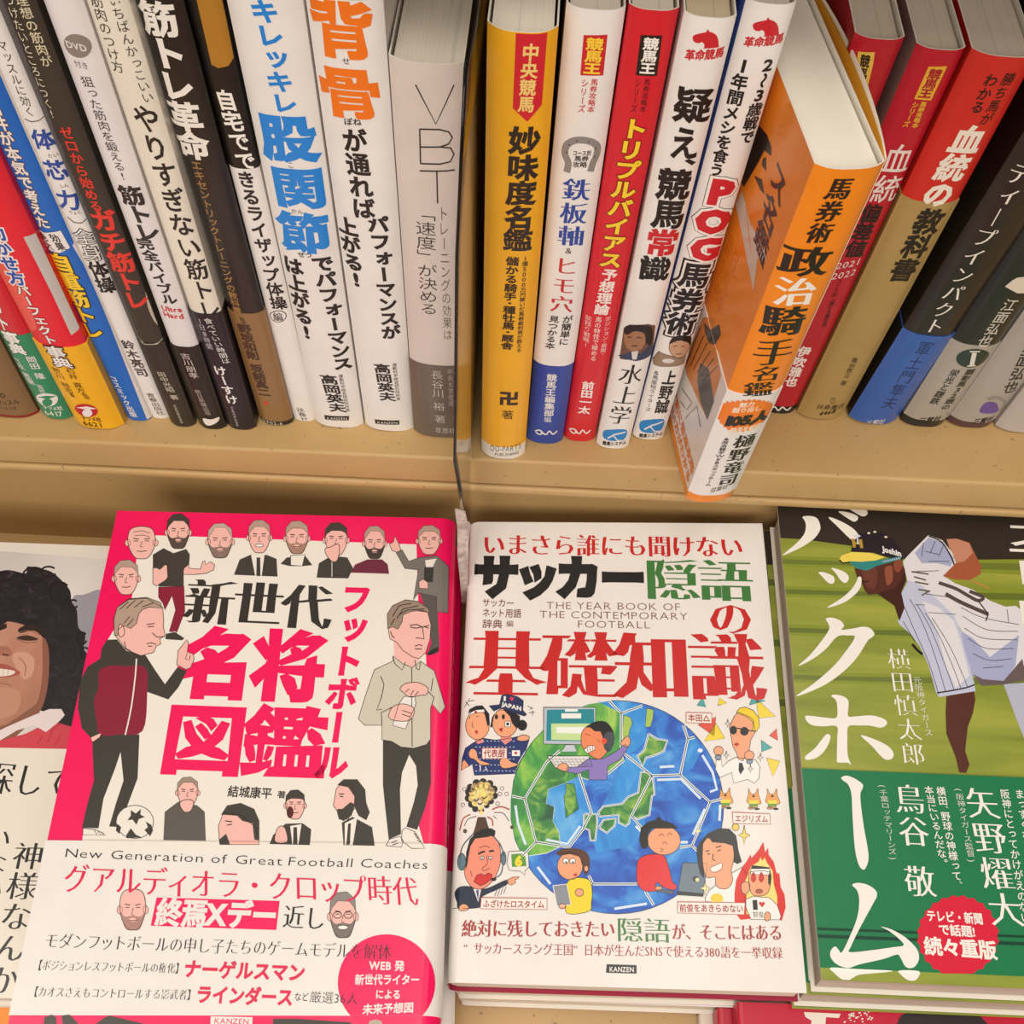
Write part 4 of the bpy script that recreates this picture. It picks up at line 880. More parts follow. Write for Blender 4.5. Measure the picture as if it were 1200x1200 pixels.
# on the band
B_ = '2A2624'; RD = 'E0184E'
T(S, 'New Generation of Great', (76, 999), (333, 1009), 15, B_, -.01, slant=.12); T(S, 'Football Coaches', (337, 1009), (503, 1013), 15, B_, -.01, slant=.12)
T(S, 'グアルディオラ・クロップ時代', (75, 1029), (490, 1045), 37, RD, .0, ser=1, slant=.1)
poly(S, [(184, 1052), (328, 1056), (324, 1090), (177, 1085)], PK, 1); T(S, '終焉Xデー', (184, 1068.5), (325, 1073), 33, WH, .05, lay=3)
T(S, '近し', (332, 1074), (382, 1077), 30, B_, .0, ser=1)
face(S, 156, 1066, 15, 24, None, 'B08478', lay=1); face(S, 402, 1074, 15, 25, '8C8480', '7A706A', lay=1, mouth=1, glasses=1, hl=.3)
T(S, 'モダンフットボールの申し子たちのゲームモデルを解体', (53, 1102), (459, 1116), 20, B_, -.01, ser=1)
T(S, '【ポジションレスフットボールの権化】', (40, 1131), (216, 1135), 13.5, B_, -.01, ser=1); T(S, 'ナーゲルスマン', (216, 1135), (358, 1140), 22, RD, .04)
T(S, '【カオスさえもコントロールする影武者】', (35, 1162), (230, 1166), 13.5, B_, -.01, ser=1); T(S, 'ラインダース', (230, 1165), (344, 1169), 22, RD, .04)
ell(S, 453, 1152, 57, 57, PK, .5, n=48); T(S, 'など', (345, 1168), (362, 1168.5), 11, B_, 0); T(S, '厳選36人', (363, 1168), (420, 1171), 15, B_, -.01)
T(S, 'WEB 発', (433, 1131), (474, 1132), 13, WH, .03); T(S, '新世代ライター', (416, 1148), (492, 1148), 13, WH, .03); T(S, 'による', (440, 1165), (470, 1165.5), 12, WH, .03); T(S, '未来予想図', (425, 1183), (485, 1180.5), 13, WH, .03)
# the cover below the band
poly(S, [(52, 1192), (61, 1189), (66, 1192), (67, 1215), (50, 1215)], DK, 1); poly(S, [(72, 1190), (82, 1189), (92, 1200), (96, 1215), (76, 1215)], DK, 1); poly(S, [(112, 1200), (122, 1193), (128, 1190), (140, 1193), (170, 1200), (170, 1215), (110, 1215)], DK, 1)
poly(S, [(247, 1191), (296, 1192), (295, 1215), (246, 1215)], WH, 1); T(S, 'KANZEN', (251, 1196), (292, 1197), 9, PK, .0, lay=3)
poly(S, [(320, 1194), (350, 1194), (380, 1196), (410, 1198), (430, 1215), (320, 1215)], DK, 1); ell(S, 440, 1199, 8, 4, 'B8A898', 2)
S.flush(r)
# copies underneath and their spine marks
Sr = Surf(mwp, (.148, 0, 0), (0, -1, 0), (0, 0, 1), lambda a, b, off: np.stack([np.full_like(a, .148)+off+.0005, -a, b], 1), (0, .21, -.014, -.0005))
for a, ln in ((.055, .03), (.1, .035)):
    for i in range(6): Sr.add([(a+i*.006, -.006), (a+i*.006+.004, -.006), (a+i*.006+.004, -.011), (a+i*.006, -.011)], [(0, 1, 2, 3)], WH, 1)
Sr.flush(r)
r2, S2, m2 = under(mwp, .0012, -.001, -.0157, -.6, .148, .210, .015, 'second copy of the large pink book, lying under the top copy', PK, 'R', band=(-bb, -bt))
S2.add([(.1475, .185), (.1475, .192), (.1465, .192), (.1465, .185)], [(0, 1, 2, 3)], '1E1A1A', 1); S2.flush(r2)
r3, S3, m3 = under(mwp, .003, -.001, -.0314, .4, .148, .210, .015, 'lowest copy of the large pink book in its stack', PK, 'R', band=(-bb, -bt))
for rr, z0 in ((r2, 0), (r3, 0)):
    Sx = Surf(rr.matrix_world.copy(), (.148, 0, 0), (0, -1, 0), (0, 0, 1), lambda a, b, off: np.stack([np.full_like(a, .148)+off+.0006, -a, b], 1), (0, .21, -.0145, -.0005))
    Sx.add([(.178, -.0035), (.186, -.0035), (.186, -.0095), (.178, -.0095)], [(0, 1, 2, 3)], '1E1A1A', 1); Sx.flush(rr)

under(mwp, .001, .0, -.0471, .2, .148, .210, .015, 'bottommost copy of the large pink book resting on the display board', PK, 'R', band=(-bb, -bt))

# ================= the white football slang book (centre)
RS = 'C81E1E'; DR = 'A6322E'; GN = '3E7A3A'; BR = '7A4A3A'; LK = '2A2830'; SKN = 'F0A67C'
r, S, mww = lying((-.0228, -.0028, -.0452), 1.98, 5.32, -1.5, .1305, .1875, .0165, 'white book with a painted soccer ball globe and red and green title', WH, 'L', back='9A1E3A', inner='9A1E3A', pages='DCCFB8', rx=.005, rz=.004)
OL = (LK, .7)
T(S, 'いまさら誰にも聞けない', (565, 638), (871, 641), 27, RS, .02, ser=1)
T(S, 'サッカー', (556, 675), (756, 677), 50, '1C1A1A', .075)
T(S, '隠語', (756, 678), (882, 681), 52, GN, .03, ser=1); T(S, 'の', (829, 723), (883, 725), 46, RS, .02, ser=1)
T(S, 'サッカー', (565, 706), (603, 707), 10, BR, .01); T(S, 'ネット用語', (565, 718), (611, 719), 11, BR, .01); T(S, '辞典', (565, 731), (589, 731.5), 11, BR, .01); T(S, '編', (593, 731), (602, 731), 8, BR)
T(S, 'THE YEAR BOOK OF', (640, 709), (798, 711), 12, BR, -.012); T(S, 'THE CONTEMPORARY', (632, 719.5), (807, 722), 12, BR, -.012); T(S, 'FOOTBALL', (676, 731), (763, 732), 12, BR, -.012)
T(S, '基礎知識', (551, 777), (895, 782), 84, RS, .045, ser=1)
# the globe
sea = paint_mat('painted_sea', [(.25, '123A9A'), (.45, '1B5CC4'), (.6, '2E86DC'), (.78, '6AB4EC')], 55, (1, 1.4, 1), .4, 7, 1.6)
gra = paint_mat('painted_grass', [(.25, '1E6E3C'), (.45, '3E9A46'), (.6, '7CBC48'), (.75, 'B4D464')], 70, (1, .6, 1), .4, 7, 1.5)
gr2 = paint_mat('painted_dark_land', [(.3, '1E5A38'), (.5, '3A8A40'), (.68, '9CC44C')], 120, (1, 1, 1), .4, 6, 1.2)
lbl = paint_mat('painted_light_sea', [(.3, '1E7AD0'), (.55, '2C96E4'), (.8, '7CC4F0')], 80, (1, .6, 1), .4, 6, 1.2)
ell(S, 723, 946, 125, 125, sea, .6, 0, OL, n=56)
poly(S, [(598, 938), (601, 915), (608, 893), (622, 870), (640, 851), (665, 834), (690, 825), (715, 821), (728, 835), (728, 880), (731, 891), (712, 907), (690, 914), (678, 910), (662, 918), (643, 925), (640, 942), (650, 944), (648, 962), (655, 975), (657, 992), (640, 1000), (612, 1004), (603, 985), (598, 960)], gra, 1, 0, ('E8F2EE', .8))
poly(S, [(617, 936), (640, 900), (655, 884), (668, 898), (662, 917), (643, 925), (640, 942), (650, 944), (648, 962), (655, 975), (657, 990), (628, 985), (622, 960)], gr2, 1.3)
poly(S, [(640, 942), (643, 925), (664, 917), (679, 909), (684, 925), (692, 950), (684, 971), (668, 992), (657, 990), (655, 975), (648, 962), (650, 946)], lbl, 1.5)
poly(S, [(663, 918), (673, 919), (678, 948), (663, 959), (661, 933), (663, 929)], gr2, 1.8, 0, (LK, .6))
poly(S, [(700, 822), (722, 822), (745, 826), (758, 832), (757, 868), (745, 880), (735, 884), (730, 870), (729, 836)], lbl, 1.1)
poly(S, [(731, 838), (739, 841), (741, 848), (738, 855), (736, 868), (728, 870)], 'A8C860', 2, 0, (LK, .5)); poly(S, [(758, 830), (766, 832), (765, 843), (762, 852), (756, 852)], 'A8C860', 2, 0, (LK, .5))
poly(S, [(735, 884), (755, 882), (768, 905), (764, 940), (745, 990), (700, 1000), (690, 975), (700, 955)], lbl, .9)
poly(S, [(806, 866), (815, 864), (822, 880), (812, 900), (803, 905)], lbl, .9)
J_ = ('E8F2F6', 2.4)
for pts in ([(701, 952), (707, 945), (729, 942), (736, 934), (748, 929), (751, 905), (759, 905), (765, 911), (767, 931), (764, 933), (761, 955), (748, 960), (739, 956), (737, 965), (733, 968), (725, 964), (725, 955), (703, 957)],
            [(684.5, 954), (699, 954), (700, 963), (697.5, 985), (692, 985), (690.5, 973), (684, 970)], [(702, 970), (707, 961), (722, 959), (720, 968), (711, 976)],
            [(760, 860), (770, 866), (782, 868), (778, 880), (768, 885), (757, 888), (753, 898), (747, 886), (755, 879)]):
    poly(S, pts, gr2, 2, 0, J_); line(S, pts+[pts[0]], .6, LK, 3)
for sp_ in ([(600, 933), (615, 936), (640, 894), (656, 880)], [(615, 936), (628, 987), (612, 1003)], [(628, 987), (667, 993), (683, 972), (693, 952), (678, 905)],
            [(728, 835), (728, 882)], [(714, 822), (728, 836), (753, 827)], [(731, 883), (764, 909), (797, 908), (832, 940), (847, 936)], [(764, 909), (740, 956), (756, 975)],
            [(797, 908), (806, 866), (801, 850)], [(806, 866), (814, 864)], [(832, 940), (811, 991), (797, 993)], [(811, 991), (821, 1001)], [(695, 1036), (747, 1036)], [(756, 1044), (766, 1061)], [(695, 1036), (690, 1026)], [(712, 907), (731, 891)]):
    line(S, sp_, 3.2, 'EAF2F4', 2.62); line(S, sp_, 1, LK, 3.08)
for sp_ in ([(604, 944), (607, 965), (616, 990)], [(630, 1016), (645, 1036)], [(640, 984), (665, 989), (680, 968)], [(773, 899), (790, 898)], [(823, 885), (835, 905), (840, 925), (832, 928)], [(770, 914), (798, 913), (821, 936)], [(826, 948), (812, 978)], [(844, 943), (843, 962)], [(720, 1065), (758, 1059)], [(745, 968), (752, 975)], [(797, 987), (806, 987)]):
    line(S, sp_, 3, 'D6E8F6', 3.2)
ell(S, 820.5, 879.5, 3, 2.5, 'EAF2F4', 3)
# screen, keyboard and the angry man
poly(S, [(637, 829), (698, 829), (698, 873), (637, 872)], 'B8C0CC', 2.75, 0, (LK, .9)); poly(S, [(641, 832), (696, 831), (697, 869), (640, 868)], '1C8A96', 2.9)
poly(S, [(646, 848), (697, 848), (697, 868), (646, 867)], 'C6E29A', 3.1); poly(S, [(652, 852), (690, 852), (690, 860), (652, 859)], 'F0F2EC', 3.3); poly(S, [(658, 836), (681, 836), (681, 842), (658, 842)], 'F0F2EC', 3.2); poly(S, [(662, 831), (677, 831), (677, 834), (662, 834)], 'F0F2EC', 3.2)
poly(S, [(663, 873), (673, 873), (676, 881), (657, 881), (660, 878)], 'C8CED6', 3, 0, (LK, .5)); poly(S, [(641, 886), (690, 886), (694, 898), (651, 900)], 'E4E2DE', 3, 0, (LK, .9))
for i in range(9): line(S, [(646+i*4.6, 888), (652+i*4.6, 898)], .5, '8A8884', 3.4)
for y in (890, 893, 896): line(S, [(646, y), (690, y)], .5, '8A8884', 3.4)
poly(S, [(690, 889), (699, 890), (707, 889), (720, 882), (733, 872), (736, 876), (727, 890), (712, 898), (711, 914), (690, 914), (690, 902), (676, 907), (663, 904), (665, 899), (676, 899)], '8C7CC0', 3.4, 0, OL)
poly(S, [(727, 872), (731, 866), (736, 863), (739, 869), (736, 875), (731, 874)], SKN, 3.6, 1, OL); poly(S, [(653, 899), (660, 894), (666, 898), (664, 904), (656, 902)], SKN, 3.8, 1, OL)
poly(S, [(681, 871), (682, 858), (690, 850), (700, 851), (706, 862), (710, 872), (712, 880), (704, 889), (698, 889), (688, 882), (683, 876)], 'EE8A5C', 3.9, 1, OL)
poly(S, [(687, 852), (697, 846), (710, 846), (719, 858), (719, 872), (714, 881), (708, 877), (707, 868), (704, 858), (697, 857), (692, 853)], '26222A', 4.2, 1); poly(S, [(709, 860), (719, 859), (719, 873), (713, 881), (708, 876)], '4A5258', 4.4, 1)
poly(S, [(684, 879), (690, 874), (697, 874), (697, 879), (688, 883)], 'F4F0EA', 4.5, 0, OL); lines(S, [[(688, 876), (689, 881)], [(691, 875), (692, 881)], [(694, 874), (695, 880)], [(686, 860), (692, 862)], [(700, 866), (703, 870)]], .7, 'A82A22', 5)
ell(S, 708, 868.5, 3, 3.5, 'E84A32', 5)
# child in yellow with a tablet
poly(S, [(664, 1036), (672, 1029), (690, 1031), (694, 1045), (693, 1058), (690, 1068), (664, 1070), (666, 1048)], 'F4D62A', 3.4, 1, OL)
poly(S, [(653, 1002), (656, 996), (668, 994), (682, 996), (690, 1003), (691, 1018), (686, 1026), (683, 1018), (680, 1001)], '5A3A2A', 4.2, 1)
ell(S, 668, 1015, 15, 16, SKN, 3.9, 0, OL); ell(S, 687, 1018, 2.5, 3.5, SKN, 4.4, 0, OL); poly(S, [(654, 1003), (664, 996), (680, 998), (686, 1004), (683, 1016), (679, 1004), (668, 1001)], '5A3A2A', 4.4)
for x in (663, 671): ell(S, x, 1009, 3.4, 3.2, 'F8F6F0', 4.6, 0, OL); ell(S, x+.4, 1010.5, 1.1, 1.1, LK, 5)
poly(S, [(671, 1025), (676, 1023), (676, 1028)], 'C03024', 4.6); poly(S, [(648, 1038), (664, 1036), (669, 1060), (653, 1062)], '8A9098', 4, 0, (W, 1)); ell(S, 659, 1062, 4, 3, SKN, 4.4, 0, OL); ell(S, 679, 1046, 5, 4.5, SKN, 4.4, 0, OL)
# boy in red with a laptop
poly(S, [(748, 1008), (755, 1003), (765, 1001), (778, 1003), (784, 1018), (788, 1033), (793, 1038), (790, 1043), (778, 1040), (770, 1034), (768, 1040), (770, 1044), (755, 1044), (747, 1035), (746, 1020)], 'E02A2E', 3.4, 1, OL)
ell(S, 778, 985, 19.5, 17, SKN, 3.9, 0, OL); poly(S, [(749, 985), (751, 970), (760, 963), (768, 961), (772, 957), (776, 961), (788, 965), (795, 971), (782, 971), (764, 971), (759, 978), (760, 990), (757, 995), (752, 994)], '2A2420', 4.3, 0)
lines(S, [[(772, 980), (775, 977), (778, 980)], [(782, 979), (785, 976), (787, 979)], [(776, 989), (779, 987), (782, 989)], [(774, 994), (777, 996), (774, 998)]], .8, '8A3A2A', 4.6, 1)
poly(S, [(771, 1042), (790, 1044), (788, 1048), (770, 1045)], '5A6472', 3.6, 0, OL); ell(S, 772, 1041, 4, 2.6, SKN, 4, 0, OL)
poly(S, [(800, 1011), (829, 1012), (824, 1049), (794, 1047)], '6A7C8C', 3.4, 0, OL); poly(S, [(793, 1044), (825, 1047), (824, 1051), (793, 1049)], '2E3238', 3.6); ell(S, 815, 1030, 3.6, 3.4, '3A4048', 3.7); ell(S, 817, 1031, 2.2, 2.2, 'F0E6A0', 3.9)
# long haired man and the flaming fan
o_ = (800, 930, 7.5)
shape(S, *o_, [(195, 920), (235, 850), (300, 800), (430, 700), (520, 650), (560, 700), (545, 960), (200, 950)], 'F4F0EA', 2.9, 0, OL)
shape(S, *o_, [(120, 490), (150, 430), (220, 350), (320, 305), (410, 310), (470, 370), (490, 500), (520, 600), (480, 620), (445, 600), (440, 470), (300, 420), (220, 400), (180, 440), (180, 560), (190, 750), (150, 700), (130, 600)], '2A2622', 3.6)
shape(S, *o_, [(168, 560), (165, 470), (215, 390), (300, 430), (420, 440), (450, 500), (445, 600), (425, 680), (440, 760), (400, 830), (330, 835), (290, 800), (285, 735), (220, 740), (190, 690)], SKN, 3.9, 1, OL)
shape(S, *o_, [(120, 520), (150, 430), (225, 350), (330, 305), (430, 330), (480, 420), (490, 520), (520, 600), (455, 600), (440, 460), (330, 425), (260, 430), (225, 380), (180, 440), (175, 560), (190, 740), (140, 660)], '2A2622', 4.2)
strokes(S, *o_, [[(200, 510), (235, 498)], [(290, 475), (340, 460)], [(268, 530), (262, 580), (285, 590)], [(215, 535), (240, 528)], [(305, 505), (335, 495)]], 1.2, LK, 4.6); shape(S, *o_, [(240, 655), (290, 630), (345, 610), (340, 660), (300, 685), (260, 690)], 'F6F0EA', 4.7, 1, ('9A4A3A', .8)); ell(S, 840, 1053, 7.5, 6, 'F2CE3A', 4)
shape(S, *o_, [(455, 870), (470, 760), (520, 650), (560, 600), (597, 535), (605, 570), (665, 500), (708, 425), (725, 520), (750, 475), (755, 540), (800, 600), (825, 700), (850, 705), (860, 820), (895, 890), (905, 1000), (870, 1120), (840, 1100), (600, 1100), (510, 1110), (470, 1060), (455, 960)], 'DC2A22', 3.4, 0)
shape(S, *o_, [(560, 900), (545, 780), (600, 640), (665, 600), (683, 560), (700, 590), (722, 560), (735, 600), (790, 680), (800, 800), (830, 900), (830, 1060), (560, 1060)], 'F4DE7C', 3.7)
shape(S, *o_, [(555, 930), (620, 905), (760, 915), (830, 980), (865, 1080), (850, 1110), (600, 1105), (555, 1000)], 'F4F0EA', 4, 0, OL); T(S, 'I', (882.5, 1060), (887, 1060), 13, LK, .1, lay=5, part=ART); T(S, '前俊', (882, 1071.5), (895, 1072), 8, LK, .0, lay=5, part=ART)
poly(S, [(889, 1059), (890.5, 1056.5), (892.5, 1058), (895, 1056.5), (896.5, 1059), (893, 1063.5)], 'D02A2A', 5)
shape(S, *o_, [(580, 760), (595, 690), (760, 690), (770, 800), (740, 880), (660, 900), (600, 870)], SKN, 4.2, 1, OL); shape(S, *o_, [(598, 660), (765, 660), (760, 715), (598, 710)], 'F6F2EC', 4.6, 0, OL); shape(S, *o_, [(598, 660), (610, 630), (700, 640), (765, 650), (775, 720), (770, 820), (752, 790), (750, 690), (700, 660)], '26222A', 4.5)
for x in (621, 690): shape(S, *o_, [(x, 690), (x+22, 745), (x, 780), (x-20, 745)], 'D8281E', 5, 1, ('7A1A12', .5))
shape(S, *o_, [(515, 800), (545, 775), (585, 790), (585, 850), (550, 885), (520, 860)], SKN, 4.6, 1, OL); shape(S, *o_, [(720, 1060), (745, 1040), (770, 1060), (765, 1110), (725, 1115)], SKN, 4.6, 1, OL); ell(S, 889.5, 1044.5, 4, 2.4, 'B8584A', 5, 0, OL)
def sparkle(cx, cy, a, b, col, ol=None): poly(S, [(cx, cy-b), (cx+a*.22, cy-b*.2), (cx+a, cy), (cx+a*.22, cy+b*.2), (cx, cy+b), (cx-a*.22, cy+b*.2), (cx-a, cy), (cx-a*.22, cy-b*.2)], col, 5, 0, ol)
sparkle(872, 979, 7, 12, 'F2DA5A', OL); sparkle(826, 1041, 6, 9, 'F6E89A', OL); sparkle(818, 974, 4, 6, 'F6E89A'); ell(S, 862, 969.5, 4, 4, 'F2CE5A', 4, 0, OL)
# blond man in white and the coloured triangles
o_ = (780, 800, 7.5)
for pts, c in (([(275, 200), (325, 130), (355, 215)], '4AA8A4'), ([(460, 203), (472, 135), (537, 178)], 'F2D63A'), ([(735, 197), (765, 120), (880, 160)], '4AA8A4'), ([(795, 140), (967, 297), (818, 312)], 'F2D63A'), ([(440, 355), (523, 490), (340, 515)], 'F2D63A'),
               ([(285, 370), (442, 303), (425, 470)], 'E2523E'), ([(912, 465), (975, 405), (987, 510)], 'E2523E'), ([(840, 505), (938, 573), (843, 610)], '4AA8A4'), ([(887, 662), (1005, 690), (943, 830)], 'F2D63A'), ([(580, 120), (605, 115), (585, 145)], 'E2523E')):
    shape(S, *o_, pts, c, 1, 0, (LK, .5))
shape(S, *o_, [(475, 835), (437, 760), (445, 680), (490, 680), (497, 745), (550, 690), (620, 655), (700, 670), (790, 680), (830, 740), (820, 840), (780, 885), (720, 850), (600, 885), (580, 790)], 'F4F0EA', 2, 0, OL)
shape(S, *o_, [(560, 390), (600, 300), (640, 260), (740, 300), (770, 330), (790, 430), (750, 500), (735, 590), (700, 640), (680, 690), (635, 670), (625, 620), (590, 560), (575, 470)], SKN, 2.4, 0, OL)
shape(S, *o_, [(620, 265), (650, 225), (700, 215), (770, 245), (818, 310), (825, 380), (800, 430), (765, 420), (770, 350), (730, 310), (680, 285)], 'F2D024', 2.8, 0, OL)
for x, y, a in ((595, 418, 30), (692, 428, 36)): ell(S, 780+x/7.5, 800+y/7.5, a/7.5, 36/7.5, '26282E', 3, 0, (LK, .5))
strokes(S, *o_, [[(620, 400), (660, 405)], [(725, 420), (790, 428)]], 1.3, LK, 3); shape(S, *o_, [(595, 545), (625, 525), (648, 540), (625, 562)], 'C02A28', 3)
shape(S, *o_, [(645, 705), (672, 705), (690, 760), (658, 808), (640, 770)], '26222A', 3)
for x, y in ((465, 600), (735, 640)): ell(S, 780+x/7.5, 800+y/7.5, 5.6, 5.4, SKN, 3, 0, OL)
for x, y in ((462, 655), (737, 693)): ell(S, 780+x/7.5, 800+y/7.5, 3.6, 3, '8A98AC', 3.4, 0, OL)
for x, y in ((545, 362), (533, 640), (833, 660), (745, 758)): sparkle(780+x/7.5, 800+y/7.5, 3.6, 5.4, WH, OL)
# three small walking bears
for x in (850, 883, 905):
    y = 937 if x > 880 else 936
    poly(S, [(x-8, y+2), (x-6, y-6), (x-6, y-13), (x-3, y-7), (x+2, y-7), (x+5, y-13), (x+6, y-5), (x+9, y+4), (x+5, y+6), (x+4, y+9), (x-4, y+9), (x-5, y+5)], 'E8A050', 1.5, 1, (LK, .5)); poly(S, [(x-5, y+1), (x+6, y+1), (x+5, y+6), (x-5, y+6)], 'F2DC3A', 2); poly(S, [(x-5, y+5), (x+5, y+5), (x+4, y+8), (x-4, y+8)], '5A9A3A', 2.2)
    ell(S, x, y-4, 1.6, 1.4, LK, 2.4); ell(S, x-3, y+10, 3.4, 1.5, 'C88A5A', 1.6, 0, (LK, .5)); ell(S, x+4, y+11, 3.4, 1.4, LK, 1.6)
# supporters with the hat, the commentator and his volcano
o_ = (540, 810, 7.5)
shape(S, *o_, [(0, 690), (10, 590), (40, 500), (110, 455), (200, 415), (300, 430), (400, 420), (500, 400), (600, 430), (560, 560), (500, 650), (480, 725), (120, 740), (100, 640), (70, 660)], '24346E', 1.4, 0, OL)
for i in range(11):
    for j in range(6): S.add([S.inv((557+i*4.4, 868+j*7)), S.inv((559+i*4.4, 868+j*7)), S.inv((559+i*4.4, 869+j*7)), S.inv((557+i*4.4, 869+j*7))], [(0, 1, 2, 3)], 'B8C4DC', 1.8, ART)
shape(S, *o_, [(0, 690), (0, 640), (30, 600), (70, 655), (20, 690)], SKN, 1.6); shape(S, *o_, [(120, 430), (195, 400), (200, 450), (150, 465)], 'F0908A', 1.8); shape(S, *o_, [(350, 380), (440, 380), (450, 430), (390, 470), (350, 430)], 'F0908A', 1.8)
ell(S, 559.5, 850, 14, 17, SKN, 2, 0, OL); shape(S, *o_, [(65, 190), (75, 160), (130, 130), (190, 125), (250, 200), (255, 290), (235, 310), (205, 180), (120, 170)], '26222A', 2.5); shape(S, *o_, [(70, 195), (130, 165), (205, 160), (210, 185), (130, 190), (75, 215)], 'F4F0EA', 2.8, 0, OL); ell(S, 557.5, 834.5, 1.6, 1.6, 'C02A28', 3.2)
shape(S, *o_, [(118, 350), (150, 345), (145, 385)], 'B8282C', 3); strokes(S, *o_, [[(65, 245), (85, 225)], [(135, 220), (155, 225)], [(105, 270), (98, 310), (115, 318)]], .7, LK, 3)
ell(S, 592, 847, 15, 17, SKN, 2.2, 0, OL); shape(S, *o_, [(330, 170), (430, 160), (520, 220), (520, 300), (490, 330), (450, 280), (430, 220), (380, 170)], '26222A', 2.6); ell(S, 612, 850, 5.4, 6, '26222A', 2.6, 0, OL); shape(S, *o_, [(275, 230), (295, 200), (275, 320), (258, 315)], '26222A', 2.6)
shape(S, *o_, [(250, 130), (340, 120), (360, 40), (400, 25), (500, 50), (550, 85), (545, 170), (580, 205), (560, 220), (450, 185), (350, 150), (290, 175)], '24305E', 3.2, 0, OL)
T(S, 'I', (590, 818.5), (593, 818.5), 7, WH, .06, lay=5, part=ART); poly(S, [(597, 818), (598.5, 816.5), (600, 817.5), (602, 817), (602, 819.5), (599.5, 822)], 'E0325A', 5); T(S, 'JAPAN', (588.5, 825), (611, 830.5), 6.5, WH, .05, lay=5, part=ART)
for x in (313, 374): ell(S, 540+x/7.5, 810+226/7.5, 1.9, 3, LK, 3); 
shape(S, *o_, [(330, 330), (372, 320), (360, 365)], 'B8282C', 3); shape(S, *o_, [(388, 265), (438, 265), (438, 315), (388, 312)], 'F6F2EC', 3, 0, OL); ell(S, 595, 848.5, 1.8, 1.8, LK, 3.6)
shape(S, *o_, [(70, 540), (100, 505), (140, 530), (160, 600), (260, 640), (180, 650), (120, 600), (80, 585)], SKN, 3, 1, OL); shape(S, *o_, [(345, 605), (400, 580), (440, 620), (500, 640), (480, 660), (390, 680), (350, 660)], SKN, 3, 1, OL); shape(S, *o_, [(490, 420), (540, 385), (600, 400), (590, 430), (530, 440)], SKN, 3, 1, OL)
shape(S, *o_, [(450, 520), (520, 520), (520, 570), (450, 570)], 'F4F0EA', 3); ell(S, 604.5, 882.5, 1.7, 1.7, 'C02A28', 3.4); strokes(S, *o_, [[(170, 640), (172, 700)], [(210, 690), (230, 690), (215, 665)]], 1.2, 'E8EAF0', 3)
strokes(S, *o_, [[(30, 135), (80, 65)], [(40, 90), (75, 130)], [(70, 90), (120, 80)], [(585, 130), (635, 155)], [(610, 165), (625, 140)], [(600, 190), (650, 185)], [(630, 215), (632, 170)]], .7, LK, 2)
o_ = (530, 900, 7.06)
smk = paint_mat('painted_smoke', [(.3, '3A3834'), (.42, 'C8A870'), (.55, 'F2E27A'), (.7, 'E8DCC0')], 260, (1, 1, 1), .4, 3, .6)
for i, (x, y, a) in enumerate([(140, 200, 34), (135, 250, 32), (160, 300, 30), (190, 340, 26), (150, 160, 30), (200, 125, 32), (255, 115, 30), (310, 130, 30), (345, 175, 30), (350, 230, 28), (320, 275, 26), (285, 310, 24), (240, 350, 24)]): ell(S, 530+x/7.06, 900+y/7.06, a/7.06, a/7.06, '3A3834', 1.4)
for i, (x, y, a) in enumerate([(170, 200, 34), (165, 250, 30), (190, 290, 28), (190, 160, 34), (235, 145, 34), (285, 150, 34), (320, 190, 32), (310, 240, 30), (270, 280, 30), (240, 220, 50), (235, 330, 22), (240, 370, 18)]): ell(S, 530+x/7.06, 900+y/7.06, a/7.06, a/7.06, smk, 1.7)
for x, y in ((200, 260), (265, 240), (230, 290)): line(S, X(*o_, [(x-18, y), (x, y+12), (x+18, y-4)]), 1.5, '4A4238', 2.2, 1)
for p in ((100, 175), (88, 305), (375, 295), (450, 215), (412, 170), (395, 215)): ell(S, 530+p[0]/7.06, 900+p[1]/7.06, 2.2, 2, WH, 1.3, 0, (LK, .6))
shape(S, *o_, [(212, 410), (275, 410), (290, 470), (310, 520), (170, 555), (195, 480)], '5A3E30', 2, 0, OL)
strokes(S, *o_, [[(330, 345), (400, 320), (475, 345)], [(60, 515), (90, 420), (150, 385)], [(290, 405), (330, 430), (335, 480)]], 1.6, 'B0524A', 2, 1); strokes(S, *o_, [[(345, 370), (420, 375), (470, 440)], [(100, 480), (130, 425), (200, 400)], [(340, 395), (365, 420)]], .8, LK, 2, 1); ell(S, 545, 974, 2.4, 2.6, '5A4A3A', 2); ell(S, 600, 969.5, 2.2, 2.2, '5A4A3A', 2)
shape(S, *o_, [(20, 1050), (30, 1010), (80, 980), (180, 985), (280, 1000), (440, 930), (455, 960), (360, 1010), (270, 1050), (240, 1080), (240, 1150), (60, 1160), (40, 1110)], '26324A', 1.6, 1, OL)
shape(S, *o_, [(175, 1000), (240, 1000), (215, 1110)], 'E8E4DE', 2); shape(S, *o_, [(195, 1010), (220, 1010), (215, 1100)], '4A4A8A', 2.2)
shape(S, *o_, [(450, 930), (500, 905), (555, 898), (545, 912), (520, 925), (525, 950), (490, 970), (460, 955)], SKN, 2, 0, OL); shape(S, *o_, [(55, 1150), (90, 1125), (130, 1140), (128, 1175), (60, 1180)], SKN, 2, 1, OL)
shape(S, *o_, [(105, 800), (130, 680), (165, 590), (260, 555), (345, 570), (390, 640), (400, 760), (380, 850), (330, 940), (250, 1000), (170, 990), (120, 930), (100, 860)], 'EE9078', 2.4, 1, OL)
shape(S, *o_, [(110, 850), (115, 700), (145, 590), (200, 535), (330, 500), (358, 545), (300, 570), (190, 585), (150, 650), (135, 730), (125, 800)], '2A2624', 2.8)
